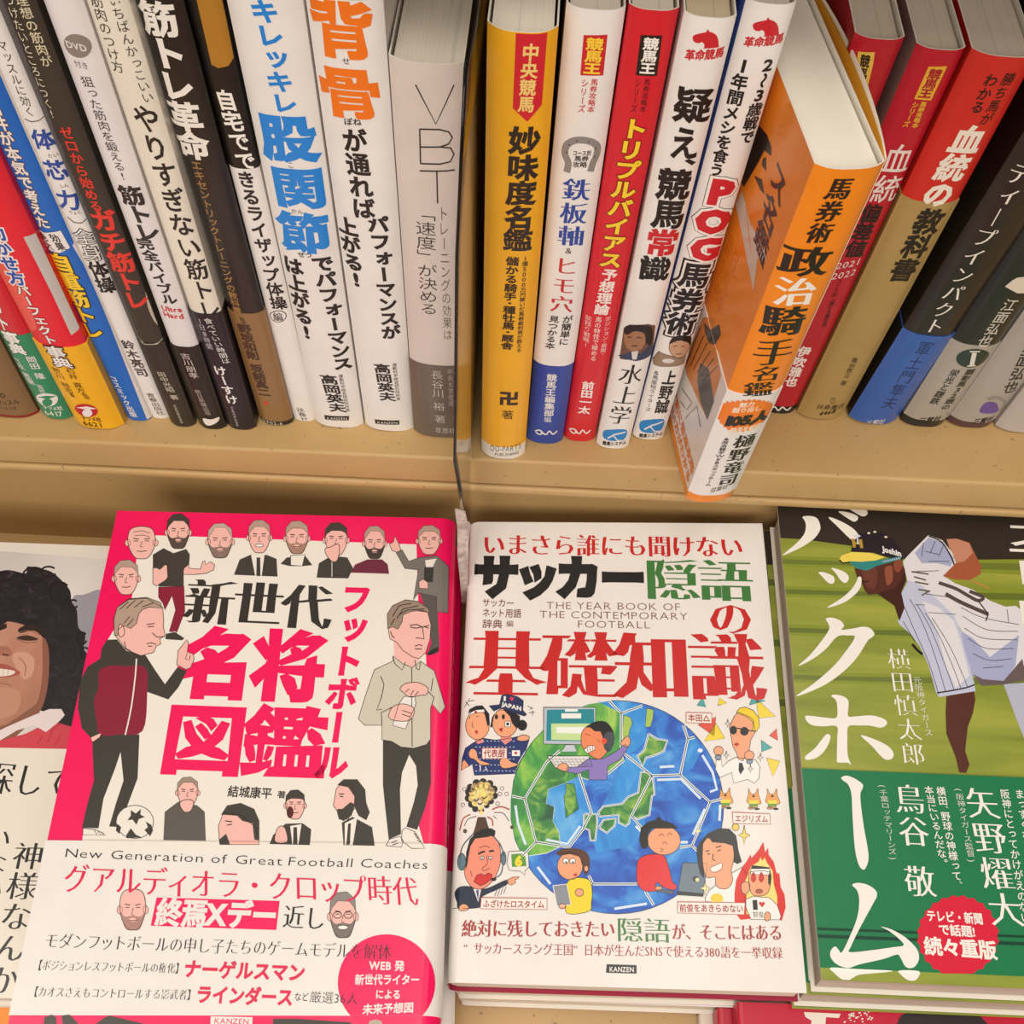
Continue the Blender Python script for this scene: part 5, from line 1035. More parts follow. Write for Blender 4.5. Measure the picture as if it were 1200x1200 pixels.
shape(S, *o_, [(175, 545), (250, 505), (320, 500), (358, 520), (350, 565), (250, 560), (190, 580)], '2A2624', 3); ell(S, 541, 1010, 5, 10, '5E7A86', 3, 0, OL); ell(S, 590, 1006, 3, 8, '5E7A86', 2.2, 0, OL); strokes(S, *o_, [[(60, 740), (90, 640), (180, 540)], [(420, 800), (400, 880), (340, 920)], [(345, 570), (400, 640), (430, 730)]], 1.4, '4A5A62', 3, 1); ell(S, 578.5, 1030.5, 3.2, 2, '26222A', 3.2)
shape(S, *o_, [(178, 940), (205, 885), (240, 875), (265, 890), (295, 870), (330, 880), (325, 920), (270, 960), (230, 975)], 'D0302A', 3.4, 0, OL)
strokes(S, *o_, [[(215, 715), (235, 700), (270, 690)], [(305, 690), (345, 685)]], 2.2, '26222A', 3.4); strokes(S, *o_, [[(285, 730), (290, 790), (250, 830), (260, 850), (310, 830)], [(220, 665), (270, 645), (310, 660)], [(150, 850), (165, 900)]], .8, '7A3A30', 3.4, 1)
for x in (247, 316): ell(S, 530+x/7.06, 900+745/7.06, 2.2, 2.2, 'F4EEE6', 3.4, 0, OL); ell(S, 530+x/7.06, 900+748/7.06, .9, .9, LK, 4)
poly(S, [(596, 998), (612, 997), (619, 1000), (620, 1016), (615, 1021), (615, 1026), (610, 1021), (597, 1020), (594, 1012)], WH, 1.3, 0, (LK, .7)); poly(S, [(599, 1001), (615, 1000), (617, 1015), (600, 1016)], '5A9A3E', 1.8); T(S, '6', (604, 1008.5), (612, 1008.5), 15, 'F2DA3A', .08, lay=3, part=ART)
strokes(S, *o_, [[(370, 1010), (350, 1060)], [(395, 1000), (375, 1060)], [(420, 990), (400, 1050)], [(445, 980), (425, 1040)], [(0, 1160), (60, 1158)]], .7, LK, 2)
# labels
for pts, txt, a, b, z in (([(565, 877), (594, 877), (594, 889), (565, 889)], '代表厨', (567, 883), (592, 883), 10), ([(804, 835), (834, 836), (834, 848), (804, 847)], '本田△', (806, 841), (832, 842), 9),
                          ([(858, 952), (902, 954), (903, 966), (859, 965)], 'エジリズム', (861, 959), (900, 960), 9), ([(564, 1052), (641, 1053), (641, 1066), (563, 1065)], 'ふざけたロスタイム', (566, 1059), (638, 1060), 9.5),
                          ([(794, 1057), (873, 1058), (872, 1072), (794, 1070)], '前俊をあきらめない', (796, 1064), (871, 1065), 10)):
    poly(S, pts, 'F2EAE2', 5.2, 0, ('B8523E', 1)); T(S, txt, a, b, z, 'A83228', .02, lay=6.4)
T(S, '絶対に残しておきたい', (541, 1088), (721, 1089), 22, DR, .02, ser=1); T(S, '隠語', (722, 1089), (786, 1091), 31, GN, .0, ser=1); T(S, 'が、そこにはある', (787, 1092), (917, 1093), 21, DR, .02, ser=1)
T(S, '“サッカースラング王国”日本が生んだSNSで使える380語を一挙収録', (543, 1111), (917, 1117), 15, DR, .0, ser=1)
poly(S, [(711, 1130), (746, 1131), (746, 1141), (710, 1140)], '24201E', 1); T(S, 'KANZEN', (714, 1135.5), (743, 1136), 8, WH, .02)
S.flush(r)
r2, S2, m2 = under(mww, .0008, .0004, -.0172, .25, .1305, .1875, .0165, 'second copy of the white soccer ball book, lying under the top copy', WH, 'L', pages='D8CAB2', back='9A1E3A')
under(mww, .0022, .0008, -.0344, -.2, .1305, .1875, .0165, 'lowest copy of the white soccer ball book in its stack', WH, 'L', pages='D8CAB2', back='9A1E3A')
# ================= the baseball book (right)
turf = paint_mat('photographed_turf', [(.3, '7C882C'), (.5, '929C38'), (.7, 'A8AA44')], 26, (.5, 3.2, 1), .4, 6, .4)
BA = ((.1126, .0056, -.0325), 1.32, 4.71, 1.56)
mb = frame(*BA); b0 = loc(mb, (1070, 906))[1]; b1 = loc(mb, (1080, 1139))[1]
r, S, mwb = lying(*BA, .130, .188, .0150, 'book with a baseball player photo, big white title and a green paper band', turf, 'R', band=(-b1, -b0), bandcol='1B7A4C', back='5E6A2A', pages='C4B6A4', spinecol='3A3A2A', shear=.25)
poly(S, [(905, 585), (1290, 600), (1290, 668), (1060, 660), (1000, 640), (940, 632), (905, 630)], '3A322C', .6)
for y, c in ((655, '6E7A30'), (690, '66742C'), (735, '65742C'), (790, '6C7A30')):
    for k_, c2 in ((3, '87942F'), (0, c)): poly(S, [(900, y-k_), (1000, y+3-k_*1.3), (1100, y+4-k_), (1300, y+8-k_*2), (1300, y+15+k_*2), (1100, y+11+k_), (1000, y+8+k_), (900, y+5+k_)], c2, .7+(3-k_)*.05, 1)
o_ = (960, 600, 5); UN = 'E4E0E4'; SH = 'A9AED0'; SKB = '5A2C20'; PIN = '33304A'
shape(S, *o_, [(1080, 1010), (1210, 1000), (1230, 1400), (1150, 1200)], 'B8BACB', 1.2)
shape(S, *o_, [(745, 160), (800, 155), (880, 180), (915, 250), (950, 320), (945, 365), (880, 400), (790, 395), (725, 375), (770, 320), (800, 290)], 'A85A3C', 1.4); shape(S, *o_, [(745, 160), (810, 158), (880, 185), (900, 240), (850, 290), (800, 300), (770, 230)], 'C88A70', 1.6); strokes(S, *o_, [[(890, 400), (1000, 450)]], 1.6, 'C88A4A', 2)
shape(S, *o_, [(520, 255), (575, 200), (640, 135), (720, 165), (780, 240), (800, 300), (770, 330), (725, 375), (800, 420), (900, 455), (1000, 520), (1090, 555), (1150, 550), (1210, 590), (1215, 980), (1080, 1010), (960, 1005), (900, 960), (880, 860), (840, 780), (830, 690), (790, 620), (720, 560), (640, 490), (520, 420), (490, 290)], UN, 1.8)
shape(S, *o_, [(560, 240), (640, 150), (720, 180), (790, 270), (770, 320), (690, 300), (600, 300)], SH, 2); shape(S, *o_, [(820, 690), (900, 740), (1000, 850), (1170, 720), (1150, 900), (1080, 1000), (960, 1005), (890, 950), (850, 800)], SH, 2); shape(S, *o_, [(900, 950), (960, 980), (1080, 990), (1190, 860), (1215, 980), (1080, 1012), (950, 1020)], '6A5A5A', 2.1)
shape(S, *o_, [(480, 480), (520, 400), (600, 430), (700, 520), (790, 610), (830, 700), (850, 800), (880, 900), (910, 1010), (915, 1050), (700, 1085), (685, 1060), (640, 900), (590, 790), (540, 720), (470, 660), (460, 640), (480, 560)], 'C4C8DE', 2.3)
shape(S, *o_, [(600, 520), (700, 560), (790, 640), (830, 760), (880, 960), (800, 1030), (740, 900), (690, 700)], UN, 2.5)
strokes(S, *o_, [[(500, 560+0), (560, 700), (640, 880), (700, 1070)], [(530, 510), (600, 640), (680, 850), (740, 1055)], [(570, 540), (650, 680), (730, 880), (790, 1045)], [(620, 590), (700, 720), (780, 900), (830, 1035)], [(660, 620), (760, 780), (830, 930), (870, 1030)], [(490, 640), (560, 760)]], .7, PIN, 3.2, 1)
strokes(S, *o_, [[(830, 560), (960, 620), (1170, 660)], [(840, 610), (980, 690), (1165, 700)], [(850, 680), (960, 740), (1160, 750)], [(870, 740), (980, 800), (1140, 800)], [(900, 830), (1000, 870), (1130, 860)], [(960, 915), (1080, 905)], [(620, 480), (760, 500)], [(560, 350), (700, 345)], [(560, 545), (620, 545)], [(640, 590), (800, 600)], [(1100, 570), (1110, 650)], [(700, 250), (620, 230)], [(760, 290), (640, 290)], [(680, 170), (650, 240)], [(730, 190), (700, 260)], [(610, 180), (600, 260)]], .7, PIN, 3.2, 1)
strokes(S, *o_, [[(690, 1060), (760, 1050), (860, 1030), (910, 1012)], [(640, 140), (720, 180), (775, 270), (790, 310)]], 1.6, '33262A', 3.4, 1)
strokes(S, *o_, [[(540, 350), (640, 365)], [(555, 380), (625, 400)], [(560, 410), (640, 425)], [(580, 455), (650, 465)], [(640, 465), (600, 490)]], 1.8, '6A5A4A', 3.4)
strokes(S, *o_, [[(700, 415), (800, 450), (870, 490), (930, 520), (960, 500), (880, 465)]], 4, '5A4A48', 3.2, 1); strokes(S, *o_, [[(740, 480), (830, 530), (990, 600)]], 4.5, '5A4A48', 3.2, 1); strokes(S, *o_, [[(990, 600), (975, 640)], [(930, 520), (990, 600)]], 1.6, '5A4A48', 3.2); strokes(S, *o_, [[(545, 775), (575, 810), (605, 835)]], 3, '1E1A22', 3.4, 1)
shape(S, *o_, [(745, 1080), (800, 1068), (905, 1040), (915, 1100), (900, 1180), (870, 1260), (855, 1400), (880, 1480), (860, 1530), (820, 1525), (800, 1440), (745, 1300), (740, 1180)], SKB, 2)
shape(S, *o_, [(340, 480), (440, 550), (470, 640), (500, 560), (480, 470), (510, 400), (500, 330), (440, 380), (400, 440)], '4A241C', 2.6)
shape(S, *o_, [(205, 330), (260, 330), (390, 295), (450, 285), (500, 330), (480, 400), (440, 450), (390, 460), (340, 480), (290, 485), (265, 460), (245, 410), (220, 380)], SKB, 3); shape(S, *o_, [(385, 330), (420, 315), (432, 360), (425, 410), (398, 430), (388, 390)], '94503A', 3.2, 1); shape(S, *o_, [(250, 330), (330, 330), (340, 400), (320, 450), (280, 440), (262, 400)], '6C382A', 3.1, 1); strokes(S, *o_, [[(258, 410), (290, 408)]], 1.6, '2A1410', 3.6); ell(S, 1052, 663, 5, 8, '8A4632', 3.6)
shape(S, *o_, [(178, 290), (240, 292), (370, 280), (470, 262), (480, 275), (400, 300), (340, 315), (280, 345), (230, 335), (195, 315)], '2E8A86', 3.8); strokes(S, *o_, [[(370, 292), (430, 280), (480, 268)]], 2, '8AA8C0', 4)
shape(S, *o_, [(185, 240), (195, 180), (230, 135), (300, 112), (380, 125), (440, 170), (480, 220), (488, 300), (470, 265), (400, 260), (340, 240)], '2C2230', 4)
shape(S, *o_, [(115, 280), (130, 255), (190, 235), (300, 240), (385, 265), (330, 285), (250, 292), (180, 290), (140, 300)], 'EED85C', 4.2); strokes(S, *o_, [[(118, 280), (135, 300), (180, 295)]], 1.6, '1E1A22', 4.4)
T(S, 'T', (1001, 632), (1009, 632), 14, 'D8E0F0', .03, lay=6, part=ART); T(S, 'H', (998, 636), (1011, 637), 13, 'B89238', .05, lay=5.4, part=ART); T(S, 'Joshin', (1034, 643), (1056, 649), 9, 'E8E4E4', .05, lay=5.4, part=ART)
for p in ((1018, 625), (1025, 623.5), (1038, 629.5)): ell(S, *p, 1.8, 1.2, 'E8DCC0', 5)
LW = 'F4EFE6'
o_ = (890, 580, 3.87)
for pts in ([(195, 100), (230, 96), (262, 108), (276, 145), (268, 172), (240, 205), (180, 243), (103, 275), (160, 226), (200, 182), (210, 145), (206, 120)],
            [(312, 102), (360, 116), (420, 150), (448, 182), (450, 212), (430, 212), (400, 190), (355, 145)], [(358, 75), (400, 79), (440, 94), (446, 110), (430, 122), (405, 110), (375, 90)], [(398, 55), (450, 54), (485, 70), (489, 88), (470, 98), (440, 85)],
            [(267, 352), (290, 351), (330, 366), (341, 385), (332, 403), (310, 398), (285, 372)], [(325, 332), (350, 336), (385, 350), (404, 370), (400, 392), (385, 400), (365, 385), (345, 355)], [(448, 372), (462, 378), (457, 420), (430, 455), (380, 490), (305, 512), (370, 470), (415, 430), (438, 395)],
            [(300, 562), (330, 557), (370, 573), (383, 596), (372, 612), (430, 605), (465, 598), (500, 604), (521, 630), (508, 648), (490, 662), (440, 740), (370, 810), (280, 870), (165, 914), (250, 852), (340, 772), (405, 690), (432, 643), (400, 638), (352, 643), (300, 700), (240, 745), (175, 776), (230, 725), (290, 650), (316, 608), (312, 585)],
            [(305, 1085), (322, 1098), (302, 1150), (262, 1190), (215, 1202), (208, 1185), (250, 1150), (280, 1112)], [(458, 1090), (520, 1108), (580, 1138), (607, 1170), (602, 1195), (580, 1202), (555, 1190), (510, 1140)],
            [(325, 912), (345, 906), (380, 914), (402, 932), (403, 965), (402, 1004), (440, 1004), (490, 1000), (530, 1004), (570, 1020), (577, 1040), (550, 1056), (500, 1047), (450, 1046), (403, 1050), (398, 1100), (400, 1180), (415, 1225), (400, 1215), (355, 1213), (350, 1195), (352, 1100), (350, 1050), (290, 1050), (240, 1045), (214, 1026), (208, 1003), (240, 1003), (300, 1010), (348, 1010), (352, 960), (345, 930)]):
    poly(S, X(*o_, pts), LW, 3.6, 1, part='title_print')
o_ = (890, 890, 3.87)
for pts in ([(370, 82), (395, 75), (430, 88), (464, 112), (466, 130), (455, 170), (470, 300), (488, 400), (492, 455), (478, 495), (462, 498), (445, 470), (430, 400), (420, 260), (415, 160), (400, 115), (375, 95)],
            [(418, 570), (445, 560), (490, 570), (524, 594), (530, 620), (510, 660), (445, 780), (412, 850), (408, 874), (500, 866), (600, 852), (652, 842), (620, 805), (580, 775), (548, 758), (600, 773), (660, 808), (710, 858), (721, 900), (710, 930), (690, 946), (660, 940), (636, 898), (620, 885), (560, 905), (450, 930), (400, 946), (350, 930), (322, 900), (320, 870), (340, 848), (356, 862), (370, 876), (400, 820), (440, 720), (450, 640), (440, 594)],
            [(322, 944), (430, 950), (600, 958), (560, 966), (460, 975), (430, 986), (400, 1003), (370, 995), (338, 968)], [(632, 957), (720, 960), (721, 985), (702, 1003), (672, 1000), (645, 980)]):
    poly(S, X(*o_, pts), LW, 3.6, 1, part='title_print')
T(S, '奇跡の', (1219, 604), (1266, 905), 88, LW, .01, ser=1, lay=3.6)
T(S, '横田慎太郎', (1051, 759), (1072, 898), 27, LW, -.01, ser=1, lay=4.2); T(S, '元阪神タイガース', (1074, 793), (1089, 863), 10, LW, -.01, lay=4.2)
poly(S, [(930, 1086), (1300, 1100), (1300, 1103), (930, 1089)], '0E4A34', .8); poly(S, [(930, 1094), (1300, 1108), (1300, 1112), (930, 1098)], '0E4A34', .8)
T(S, '鳥谷 敬', (1063, 918), (1080, 1053), 35, LW, .0, ser=1, lay=3); T(S, '(千葉ロッテマリーンズ)', (1033, 918), (1047, 1010), 10, LW, -.01, lay=3)
T(S, '横田、野球の神様って、', (1101, 922), (1123, 1040), 11, LW, .01, lay=3); T(S, '本当にいるんだな。', (1087, 921), (1106, 1017), 11, LW, .01, lay=3)
T(S, '矢野燿大', (1146, 922), (1182, 1088), 38, LW, .0, ser=1, lay=3); T(S, '(阪神タイガース監督)', (1122, 922), (1139, 1013), 10, LW, -.01, lay=3)
T(S, '阪神にとってかけがえのない', (1176, 925), (1202, 1082), 11, LW, .01, lay=3); T(S, 'まっすぐなひたむきさは', (1193, 925), (1216, 1060), 11, LW, .01, lay=3); T(S, 'チームの宝物でした。', (1209, 926), (1230, 1040), 11, LW, .01, lay=3)
P = [(1122+(47+(1.4 if i % 2 else -1.4))*math.cos(i*math.pi/24), 1097+(47+(1.4 if i % 2 else -1.4))*math.sin(i*math.pi/24)) for i in range(48)]
P = [(x, min(y, 1141)) for x, y in P]
poly(S, P, 'D8183A', 1.6)
T(S, 'テレビ・新聞', (1085, 1073), (1151, 1077), 14, LW, .03, lay=3.4); T(S, 'で話題!', (1099, 1089), (1142, 1092), 14, LW, .03, lay=3.4); T(S, '続々重版', (1082, 1108), (1167, 1114), 22, LW, .04, lay=3.4)
S.flush(r)
kw = dict(shear=.25, band=(-b1, -b0), bandcol='1B7A4C', back='5E6A2A', pages='BCAE9C')
r2, S2, m2 = under(mwb, -.0024, -.0006, -.0158, .0, .130, .188, .0150, 'second copy of the baseball book, showing a sliver of its cover at the left', turf, 'R', **kw)
S2.add([(0, 0), (.13, 0), (.13, .018), (0, .017)], [(0, 1, 2, 3)], '3A322C', 1, ART)
for b_ in (.024, .052, .078): S2.add([(0, b_), (.13, b_), (.13, b_+.004), (0, b_+.003)], [(0, 1, 2, 3)], '5E6C28', 1, ART)
S2.flush(r2)
r3, S3, m3 = under(mwb, -.0034, -.0012, -.0316, .2, .130, .188, .0150, 'third copy of the baseball book in its stack', turf, 'R', **kw)
under(mwb, -.0030, -.0022, -.0474, .1, .130, .188, .0150, 'lowest copy of the baseball book in its stack', turf, 'R', **kw)

# ================= the portrait book at the left edge
r, S, mwm = lying((-.3098, -.0228, -.0520), 2.6, 4.7, 3.8, .1330, .188, .015, 'book with a photo of a curly haired person in a red shirt with white collar', 'E2D8CE', 'R', back='C8B8A8', rx=.004)
PH = .45
sky = paint_mat('photo_backdrop', [(.35, 'C2BAB4'), (.55, 'E4DCD6'), (.8, 'EAE4DE')], 8, (1, 1, 1), .42, 3, .3)
poly(S, [(-230, 628), (130, 656), (125, 690), (95, 880), (-240, 870)], sky, .3)
poly(S, [(84, 704), (98, 697), (124, 696), (110, 770), (95, 840), (86, 880), (70, 870), (80, 760)], '9C98A4', .5, 1)
skn = paint_mat('photo_skin', [(.35, '9A6450'), (.55, 'B88068'), (.75, 'CE9C86')], 18, (1, 1, 1), .42, 4, .3)
hr = paint_mat('photo_curls', [(.35, '1E181C'), (.6, '2C242C'), (.78, '463C50')], 130, (1, 1, 1), .42, 4, 2.5)
poly(S, [(-60, 720), (-40, 680), (-10, 672), (10, 668), (30, 672), (32, 664), (45, 666), (60, 670), (72, 680), (82, 692), (84, 705), (90, 715), (92, 735), (100, 745), (98, 760), (104, 772), (95, 800), (98, 830), (88, 845), (80, 870), (60, 850), (40, 830), (-60, 830)], hr, .8, 1)
for c in ((40, 674, 13, 9), (57, 670, 9, 6), (4, 676, 10, 5), (70, 694, 12, 12), (86, 708, 5, 5), (96, 748, 6, 7), (100, 765, 5, 6)):
    P = [(c[0]+c[2]*math.cos(t), c[1]+c[3]*math.sin(t)) for t in np.linspace(.4, 5.6, 14)]; line(S, P, 2.2, '2A2228', 1.2)
poly(S, [(-70, 738), (-20, 728), (20, 730), (45, 742), (56, 760), (55, 790), (50, 815), (46, 835), (30, 850), (5, 865), (-70, 870)], skn, 1.4, 1)
poly(S, [(-30, 745), (0, 735), (12, 726), (40, 728), (56, 745), (60, 770), (57, 800), (50, 835), (66, 835), (70, 760), (62, 722), (20, 712), (-40, 720)], hr, 1.8)
poly(S, [(50, 748), (57, 760), (57, 795), (52, 822), (44, 838), (36, 842), (46, 815), (50, 785)], '8E5A48', 1.6, 1); poly(S, [(14, 768), (28, 764), (40, 772), (38, 790), (28, 796), (20, 784)], 'CE9A84', 1.55, 1); poly(S, [(-20, 812), (8, 806), (24, 812), (20, 834), (2, 842), (-20, 842)], 'C08C74', 1.55, 1)
poly(S, [(0, 851), (14, 845), (36, 830), (47, 822), (42, 838), (20, 862), (0, 872), (-60, 880), (-60, 862)], '8A5A46', 1.7, 1)
poly(S, [(22, 737), (36, 731), (50, 738), (52, 744), (38, 739), (24, 742)], '3A2A26', 2, 1); poly(S, [(-2, 733), (8, 731), (8, 736), (-2, 740)], '3A2A26', 2)
poly(S, [(20, 747), (32, 744.5), (45, 749), (36, 751), (25, 750)], '4A302A', 2.2, 1); line(S, [(18, 748), (30, 753), (44, 752)], .9, '8A5A4A', 2.4, 1); line(S, [(22, 741), (34, 739), (46, 744)], .8, '8A5A4A', 2.4, 1)
poly(S, [(-6, 760), (6, 757), (14, 763), (12, 769), (2, 768), (-8, 770)], 'A86E5A', 2, 1); line(S, [(3, 767), (10, 768)], 2, '5A2E26', 2.4)
poly(S, [(-12, 781), (4, 778), (18, 784), (24, 789), (14, 793), (0, 794), (-14, 794)], 'A8584E', 2.2, 1); poly(S, [(-12, 784), (4, 784), (18, 787), (10, 792), (-12, 792)], 'E8DCCC', 2.6, 1); lines(S, [[(-2, 784), (-2, 792)], [(4, 784), (4, 792)], [(10, 785), (9, 792)]], .6, 'A89888', 3)
line(S, [(22, 770), (30, 780), (29, 792)], 1, '9A604C', 2.6, 1); line(S, [(-10, 803), (4, 801), (14, 804)], 1, '9A604C', 2.6, 1)
poly(S, [(-80, 880), (0, 868), (30, 860), (60, 845), (85, 852), (84, 882), (-240, 882)], 'CE4450', 2.8)
poly(S, [(-20, 866), (8, 852), (40, 838), (58, 831), (72, 831), (76, 838), (70, 845), (54, 858), (40, 850), (20, 856), (0, 868)], 'E6D6D4', 3.2); lines(S, [[(56, 870), (62, 855), (72, 848)], [(64, 874), (72, 860)], [(44, 872), (50, 862)]], 1.4, 'B03440', 3.2)
poly(S, [(-240, 872), (90, 878), (80, 915), (70, 985), (40, 1185), (-280, 1180)], 'E9E0D2', 3.4)
T(S, '神を探して', (-86, 905), (86, 918), 42, '2E2A28', .0, ser=1, lay=4.6)
T(S, '神様なんか', (37, 986), (0, 1168), 36, '2E2A28', .0, ser=1, lay=4.6); T(S, 'いないんじゃ', (1, 968), (-30, 1150), 30, '2E2A28', .0, ser=1, lay=4.6)
S.flush(r)
under(mwm, .0015, -.0008, -.0157, .3, .1330, .188, .015, 'copy of the portrait book under the top one at the left edge', 'E2D8CE', 'R', back='C8B8A8')
under(mwm, -.0012, -.0004, -.0314, -.3, .1330, .188, .015, 'lowest copy of the portrait book in the stack at the left edge', 'E2D8CE', 'R', back='C8B8A8')

# ================= front row, cut by the lower edge of the photograph
def at(px, z):
    d = ray(px); t = (z-CAM_C[2])/d[2]; return CAM_C+t*d
p0 = at((864, 1174), -.085)
r, S, mwr = lying((p0[0], p0[1], -.085), 1.6, 4.7, 1.2, .150, .188, .012, 'crimson book with distressed white lettering at the lower right corner', 'C01836', 'L', pages='D2C2AA', back='C01836', rx=.002, rz=.001)
poly(S, [(1052, 1198), (1060, 1188), (1090, 1182), (1130, 1183), (1150, 1192), (1156, 1215), (1052, 1215)], '3A302E', 1, 1)
poly(S, [(942, 1186), (985, 1188), (983, 1193), (968, 1192), (966, 1215), (948, 1215), (951, 1196), (944, 1192)], 'EBDFD2', 1)
rnd = random.Random(3)
for i in range(46):
    x, y = 988+rnd.uniform(0, 34), 1181+rnd.uniform(0, 26); s_ = rnd.uniform(.8, 2.4)
    poly(S, [(x, y), (x+s_*1.4, y+rnd.uniform(-.6, .6)), (x+s_, y+s_), (x-.3, y+s_*.8)], 'EBDFD2', 1)
S.flush(r)
for k in (1, 2): under(mwr, -.0052*k, .0, -.0128*k, -.2*k, .150, .188, .012, ('second', 'third')[k-1]+' copy of the crimson book at the lower right, its left edge showing', 'C01836' if k == 1 else 'D8CCBC', 'L', pages='D2C2AA', rx=.002, rz=.001)
p1 = at((12, 1178), -.090)
lying((p1[0]-.130, p1[1]+.006, -.097), 2.5, 4.7, 2, .130, .188, .012, 'orange book whose top edge shows at the lower left corner', 'E88A12', 'R', back='E88A12', rx=.002, rz=.001)

# ---------------------------------------------------------------- the shelf unit
MP = metal_paint()
sh = root('bookshelf', Matrix.Identity(4), 'beige painted steel bookshelf with a rolled front edge and a slanted lower display', 'shelf')
X0, X1 = -.52, .52
def rounded(pts, rad, seg=4):
    out = []; n = len(pts)
    for i in range(n):
        p = np.array(pts[i], float); a = np.array(pts[i-1], float)-p; b = np.array(pts[(i+1) % n], float)-p
        rr = min(rad[i], np.hypot(*a)*.45, np.hypot(*b)*.45)
        if rr <= 0: out.append(tuple(p)); continue
        pa = p+a/np.hypot(*a)*rr; pb = p+b/np.hypot(*b)*rr
        for k in range(seg+1):
            t = k/seg; out.append(tuple((1-t)**2*pa+2*t*(1-t)*p+t*t*pb))
    return out
def smooth_prism(*a, **k):
    o = prism(*a, **k)
    bm = bmesh.new(); bm.from_mesh(o.data)
    for f in bm.faces: f.smooth = len(f.verts) == 4
    for e in bm.edges:
        if len(e.link_faces) == 2 and e.calc_face_angle(0) > .6: e.smooth = False
    bm.to_mesh(o.data); bm.free(); return o
def board(name, z, parent, drop=.0178, depth=.30, y0=0.0):
    pf = rounded([(y0, z), (y0, z-drop), (y0+.004, z-drop), (y0+.004, z-.0015), (depth, z-.0015), (depth, z)], [.0016, .0012, 0, 0, 0, 0])
    return smooth_prism(name, pf, X1-X0, [MP], parent, plane='yz', start=X0)
board('shelf_board', 0, sh)
board('shelf_board', .250, sh, depth=.30)
smooth_prism('front_rail', rounded([(-.0006, -.0196), (-.0006, -.0236), (.0095, -.0365), (.0095, -.118), (.030, -.118), (.030, -.0196)], [.0022, .0015, .001, .001, 0, 0]), X1-X0, [MP], sh, plane='yz', start=X0)
prism('back_panel', [(.300, .50), (.300, -.60), (.304, -.60), (.304, .50)], X1-X0, [MP], sh, plane='yz', start=X0)
for s_ in (-1, 1): prism('side_panel', [(0, .50), (0, -.60), (.304, -.60), (.304, .50)], .012, [MP], sh, plane='yz', start=X0 if s_ < 0 else X1-.012)
# slanted display board under the lying books
def ty(y): return -.1005+math.tan(math.radians(5.0))*y
prism('display_board', [(.028, ty(.028)), (-.46, ty(-.46)), (-.46, ty(-.46)-.002), (.028, ty(.028)-.002)], X1-X0, [MP], sh, plane='yz', start=X0)
prism('display_lip', [(-.46, ty(-.46)+.016), (-.463, ty(-.46)+.016), (-.463, ty(-.46)-.03), (-.46, ty(-.46)-.03)], X1-X0, [MP], sh, plane='yz', start=X0)
# clear divider standing between the two groups of books
g = bpy.data.materials.new('clear_acrylic'); g.use_nodes = True
b = g.node_tree.nodes['Principled BSDF']; b.inputs['Base Color'].default_value = (.93, .92, .89, 1); b.inputs['Roughness'].default_value = .06
b.inputs['Transmission Weight'].default_value = 1.0; b.inputs['IOR'].default_value = 1.45
DV = Matrix.Translation((-.0198, 0, 0))
dv = root('shelf_divider', DV, 'clear plastic divider standing between the thick pale book and the yellow book', 'divider')
ys = [-.032, -.028, -.023, -.018, -.012, -.0062, -.006, 0, .02, .05, .08, .112]
zs = [-.040, -.030, -.018, -.006, .0008, .02, .045, .066, .09, .115, .1436, .17, .2]
Vp = []; Fp = []; idx = {}
for i, y in enumerate(ys):
    for j, z in enumerate(zs):
        zz = max(z, .0008) if y > -.0061 else z
        xf = np.interp(z, [-.04, 0, .02, .045, .066, .1436, .2], [-.0222, -.0206, -.0206, -.0214, -.0199, -.0146, -.0092])+.0198
        xb = .052*zz; t = min(max((y+.032)/.034, 0), 1); t = t*t*(3-2*t)
        idx[i, j] = len(Vp); Vp.append((xf*(1-t)+xb*t, y, zz))
for i in range(len(ys)-1):
    for j in range(len(zs)-1):
        if ys[i] > -.0061 and zs[j+1] <= .0009: continue
        if ys[i] == -.0062 and zs[j+1] <= .0009: continue
        Fp.append((idx[i, j], idx[i+1, j], idx[i+1, j+1], idx[i, j+1]))
pl = mesh_obj('clear_plate', Vp, Fp, [g], parent=dv, smooth=True)
bm = bmesh.new(); bm.from_mesh(pl.data); bmesh.ops.delete(bm, geom=[v for v in bm.verts if not v.link_faces], context='VERTS'); bm.to_mesh(pl.data); bm.free()
sm = pl.modifiers.new('thick', 'SOLIDIFY'); sm.thickness = .0007; sm.offset = 0
tp = bpy.data.materials.new('aged_tape'); tp.use_nodes = True
b = tp.node_tree.nodes['Principled BSDF']; b.inputs['Roughness'].default_value = .5
tc = tp.node_tree.nodes.new('ShaderNodeTexCoord'); n = tp.node_tree.nodes.new('ShaderNodeTexNoise'); n.inputs['Scale'].default_value = 230; n.inputs['Detail'].default_value = 5
rr = tp.node_tree.nodes.new('ShaderNodeValToRGB'); rr.color_ramp.elements[0].position = .35; rr.color_ramp.elements[0].color = (*lin('9A8C80'), 1); rr.color_ramp.elements[1].position = .6; rr.color_ramp.elements[1].color = (*lin('D8CEC2'), 1)
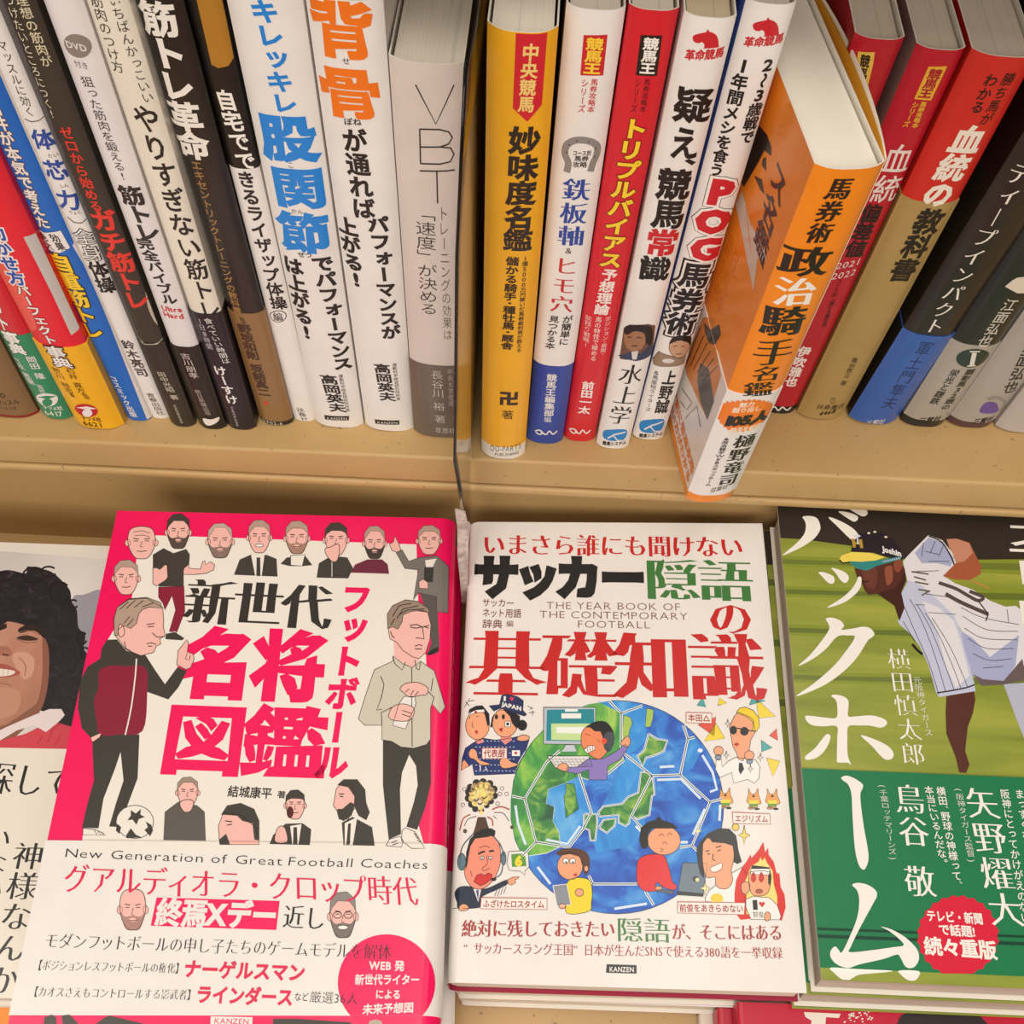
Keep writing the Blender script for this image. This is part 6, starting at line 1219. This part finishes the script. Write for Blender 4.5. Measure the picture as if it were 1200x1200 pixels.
L = tp.node_tree.links.new; L(tc.outputs['Object'], n.inputs['Vector']); L(n.outputs['Fac'], rr.inputs[0]); L(rr.outputs[0], b.inputs['Base Color'])
b.inputs['Transmission Weight'].default_value = .25
# foot clip of the divider, hanging in front of the rail: placed from its upper and lower end
def onplane(px, y):
    d = ray(px); t = (y-CAM_C[1])/d[1]; return CAM_C+t*d
Vt = []
for px, y in (((533, 597), -.0330), ((545, 600), -.0322), ((536, 620), -.0334), ((549, 617), -.0324), ((536, 650), -.0336), ((549, 650), -.0326), ((539, 680), -.0336), ((548, 676), -.0328), ((541, 706), -.0336), ((547, 708), -.0330)):
    Vt.append(onplane(px, y))
Vt = np.array(Vt); back = Vt+np.array([0, .0006, 0]); Vt = np.vstack([Vt, back])
inv = np.array(DV.inverted()); Vt = Vt@inv[:3, :3].T+inv[:3, 3]
Fc = []
for i in range(0, 8, 2): Fc += [(i, i+1, i+3, i+2), (10+i+1, 10+i, 10+i+2, 10+i+3), (i, i+2, 10+i+2, 10+i), (i+3, i+1, 10+i+1, 10+i+3)]
Fc += [(1, 0, 10, 11), (8, 9, 19, 18)]
mesh_obj('tape_clip', Vt, Fc, [tp], parent=dv, smooth=False)
# ---------------------------------------------------------------- the room around
def slab(name, verts, col):
    o = mesh_obj(name, verts, [(0, 1, 2, 3), (7, 6, 5, 4), (0, 4, 5, 1), (1, 5, 6, 2), (2, 6, 7, 3), (3, 7, 4, 0)], [M(col, .7, 0, .04, 3)]); o['kind'] = 'structure'
    bm = bmesh.new(); bm.from_mesh(o.data); bmesh.ops.recalc_face_normals(bm, faces=bm.faces); bm.to_mesh(o.data); bm.free(); return o
def box8(x0, x1, y0, y1, z0, z1): return [(x0, y0, z0), (x1, y0, z0), (x1, y1, z0), (x0, y1, z0), (x0, y0, z1), (x1, y0, z1), (x1, y1, z1), (x0, y1, z1)]
slab('floor', box8(-3, 3, -3.5, 1, -.64, -.60), '8C7C68')
slab('wall_back', box8(-3, 3, .36, .40, -.6, 2.0), 'C8BCA8')
for c in list(COL.objects):
    if c.name == 'glyph': bpy.data.objects.remove(c)
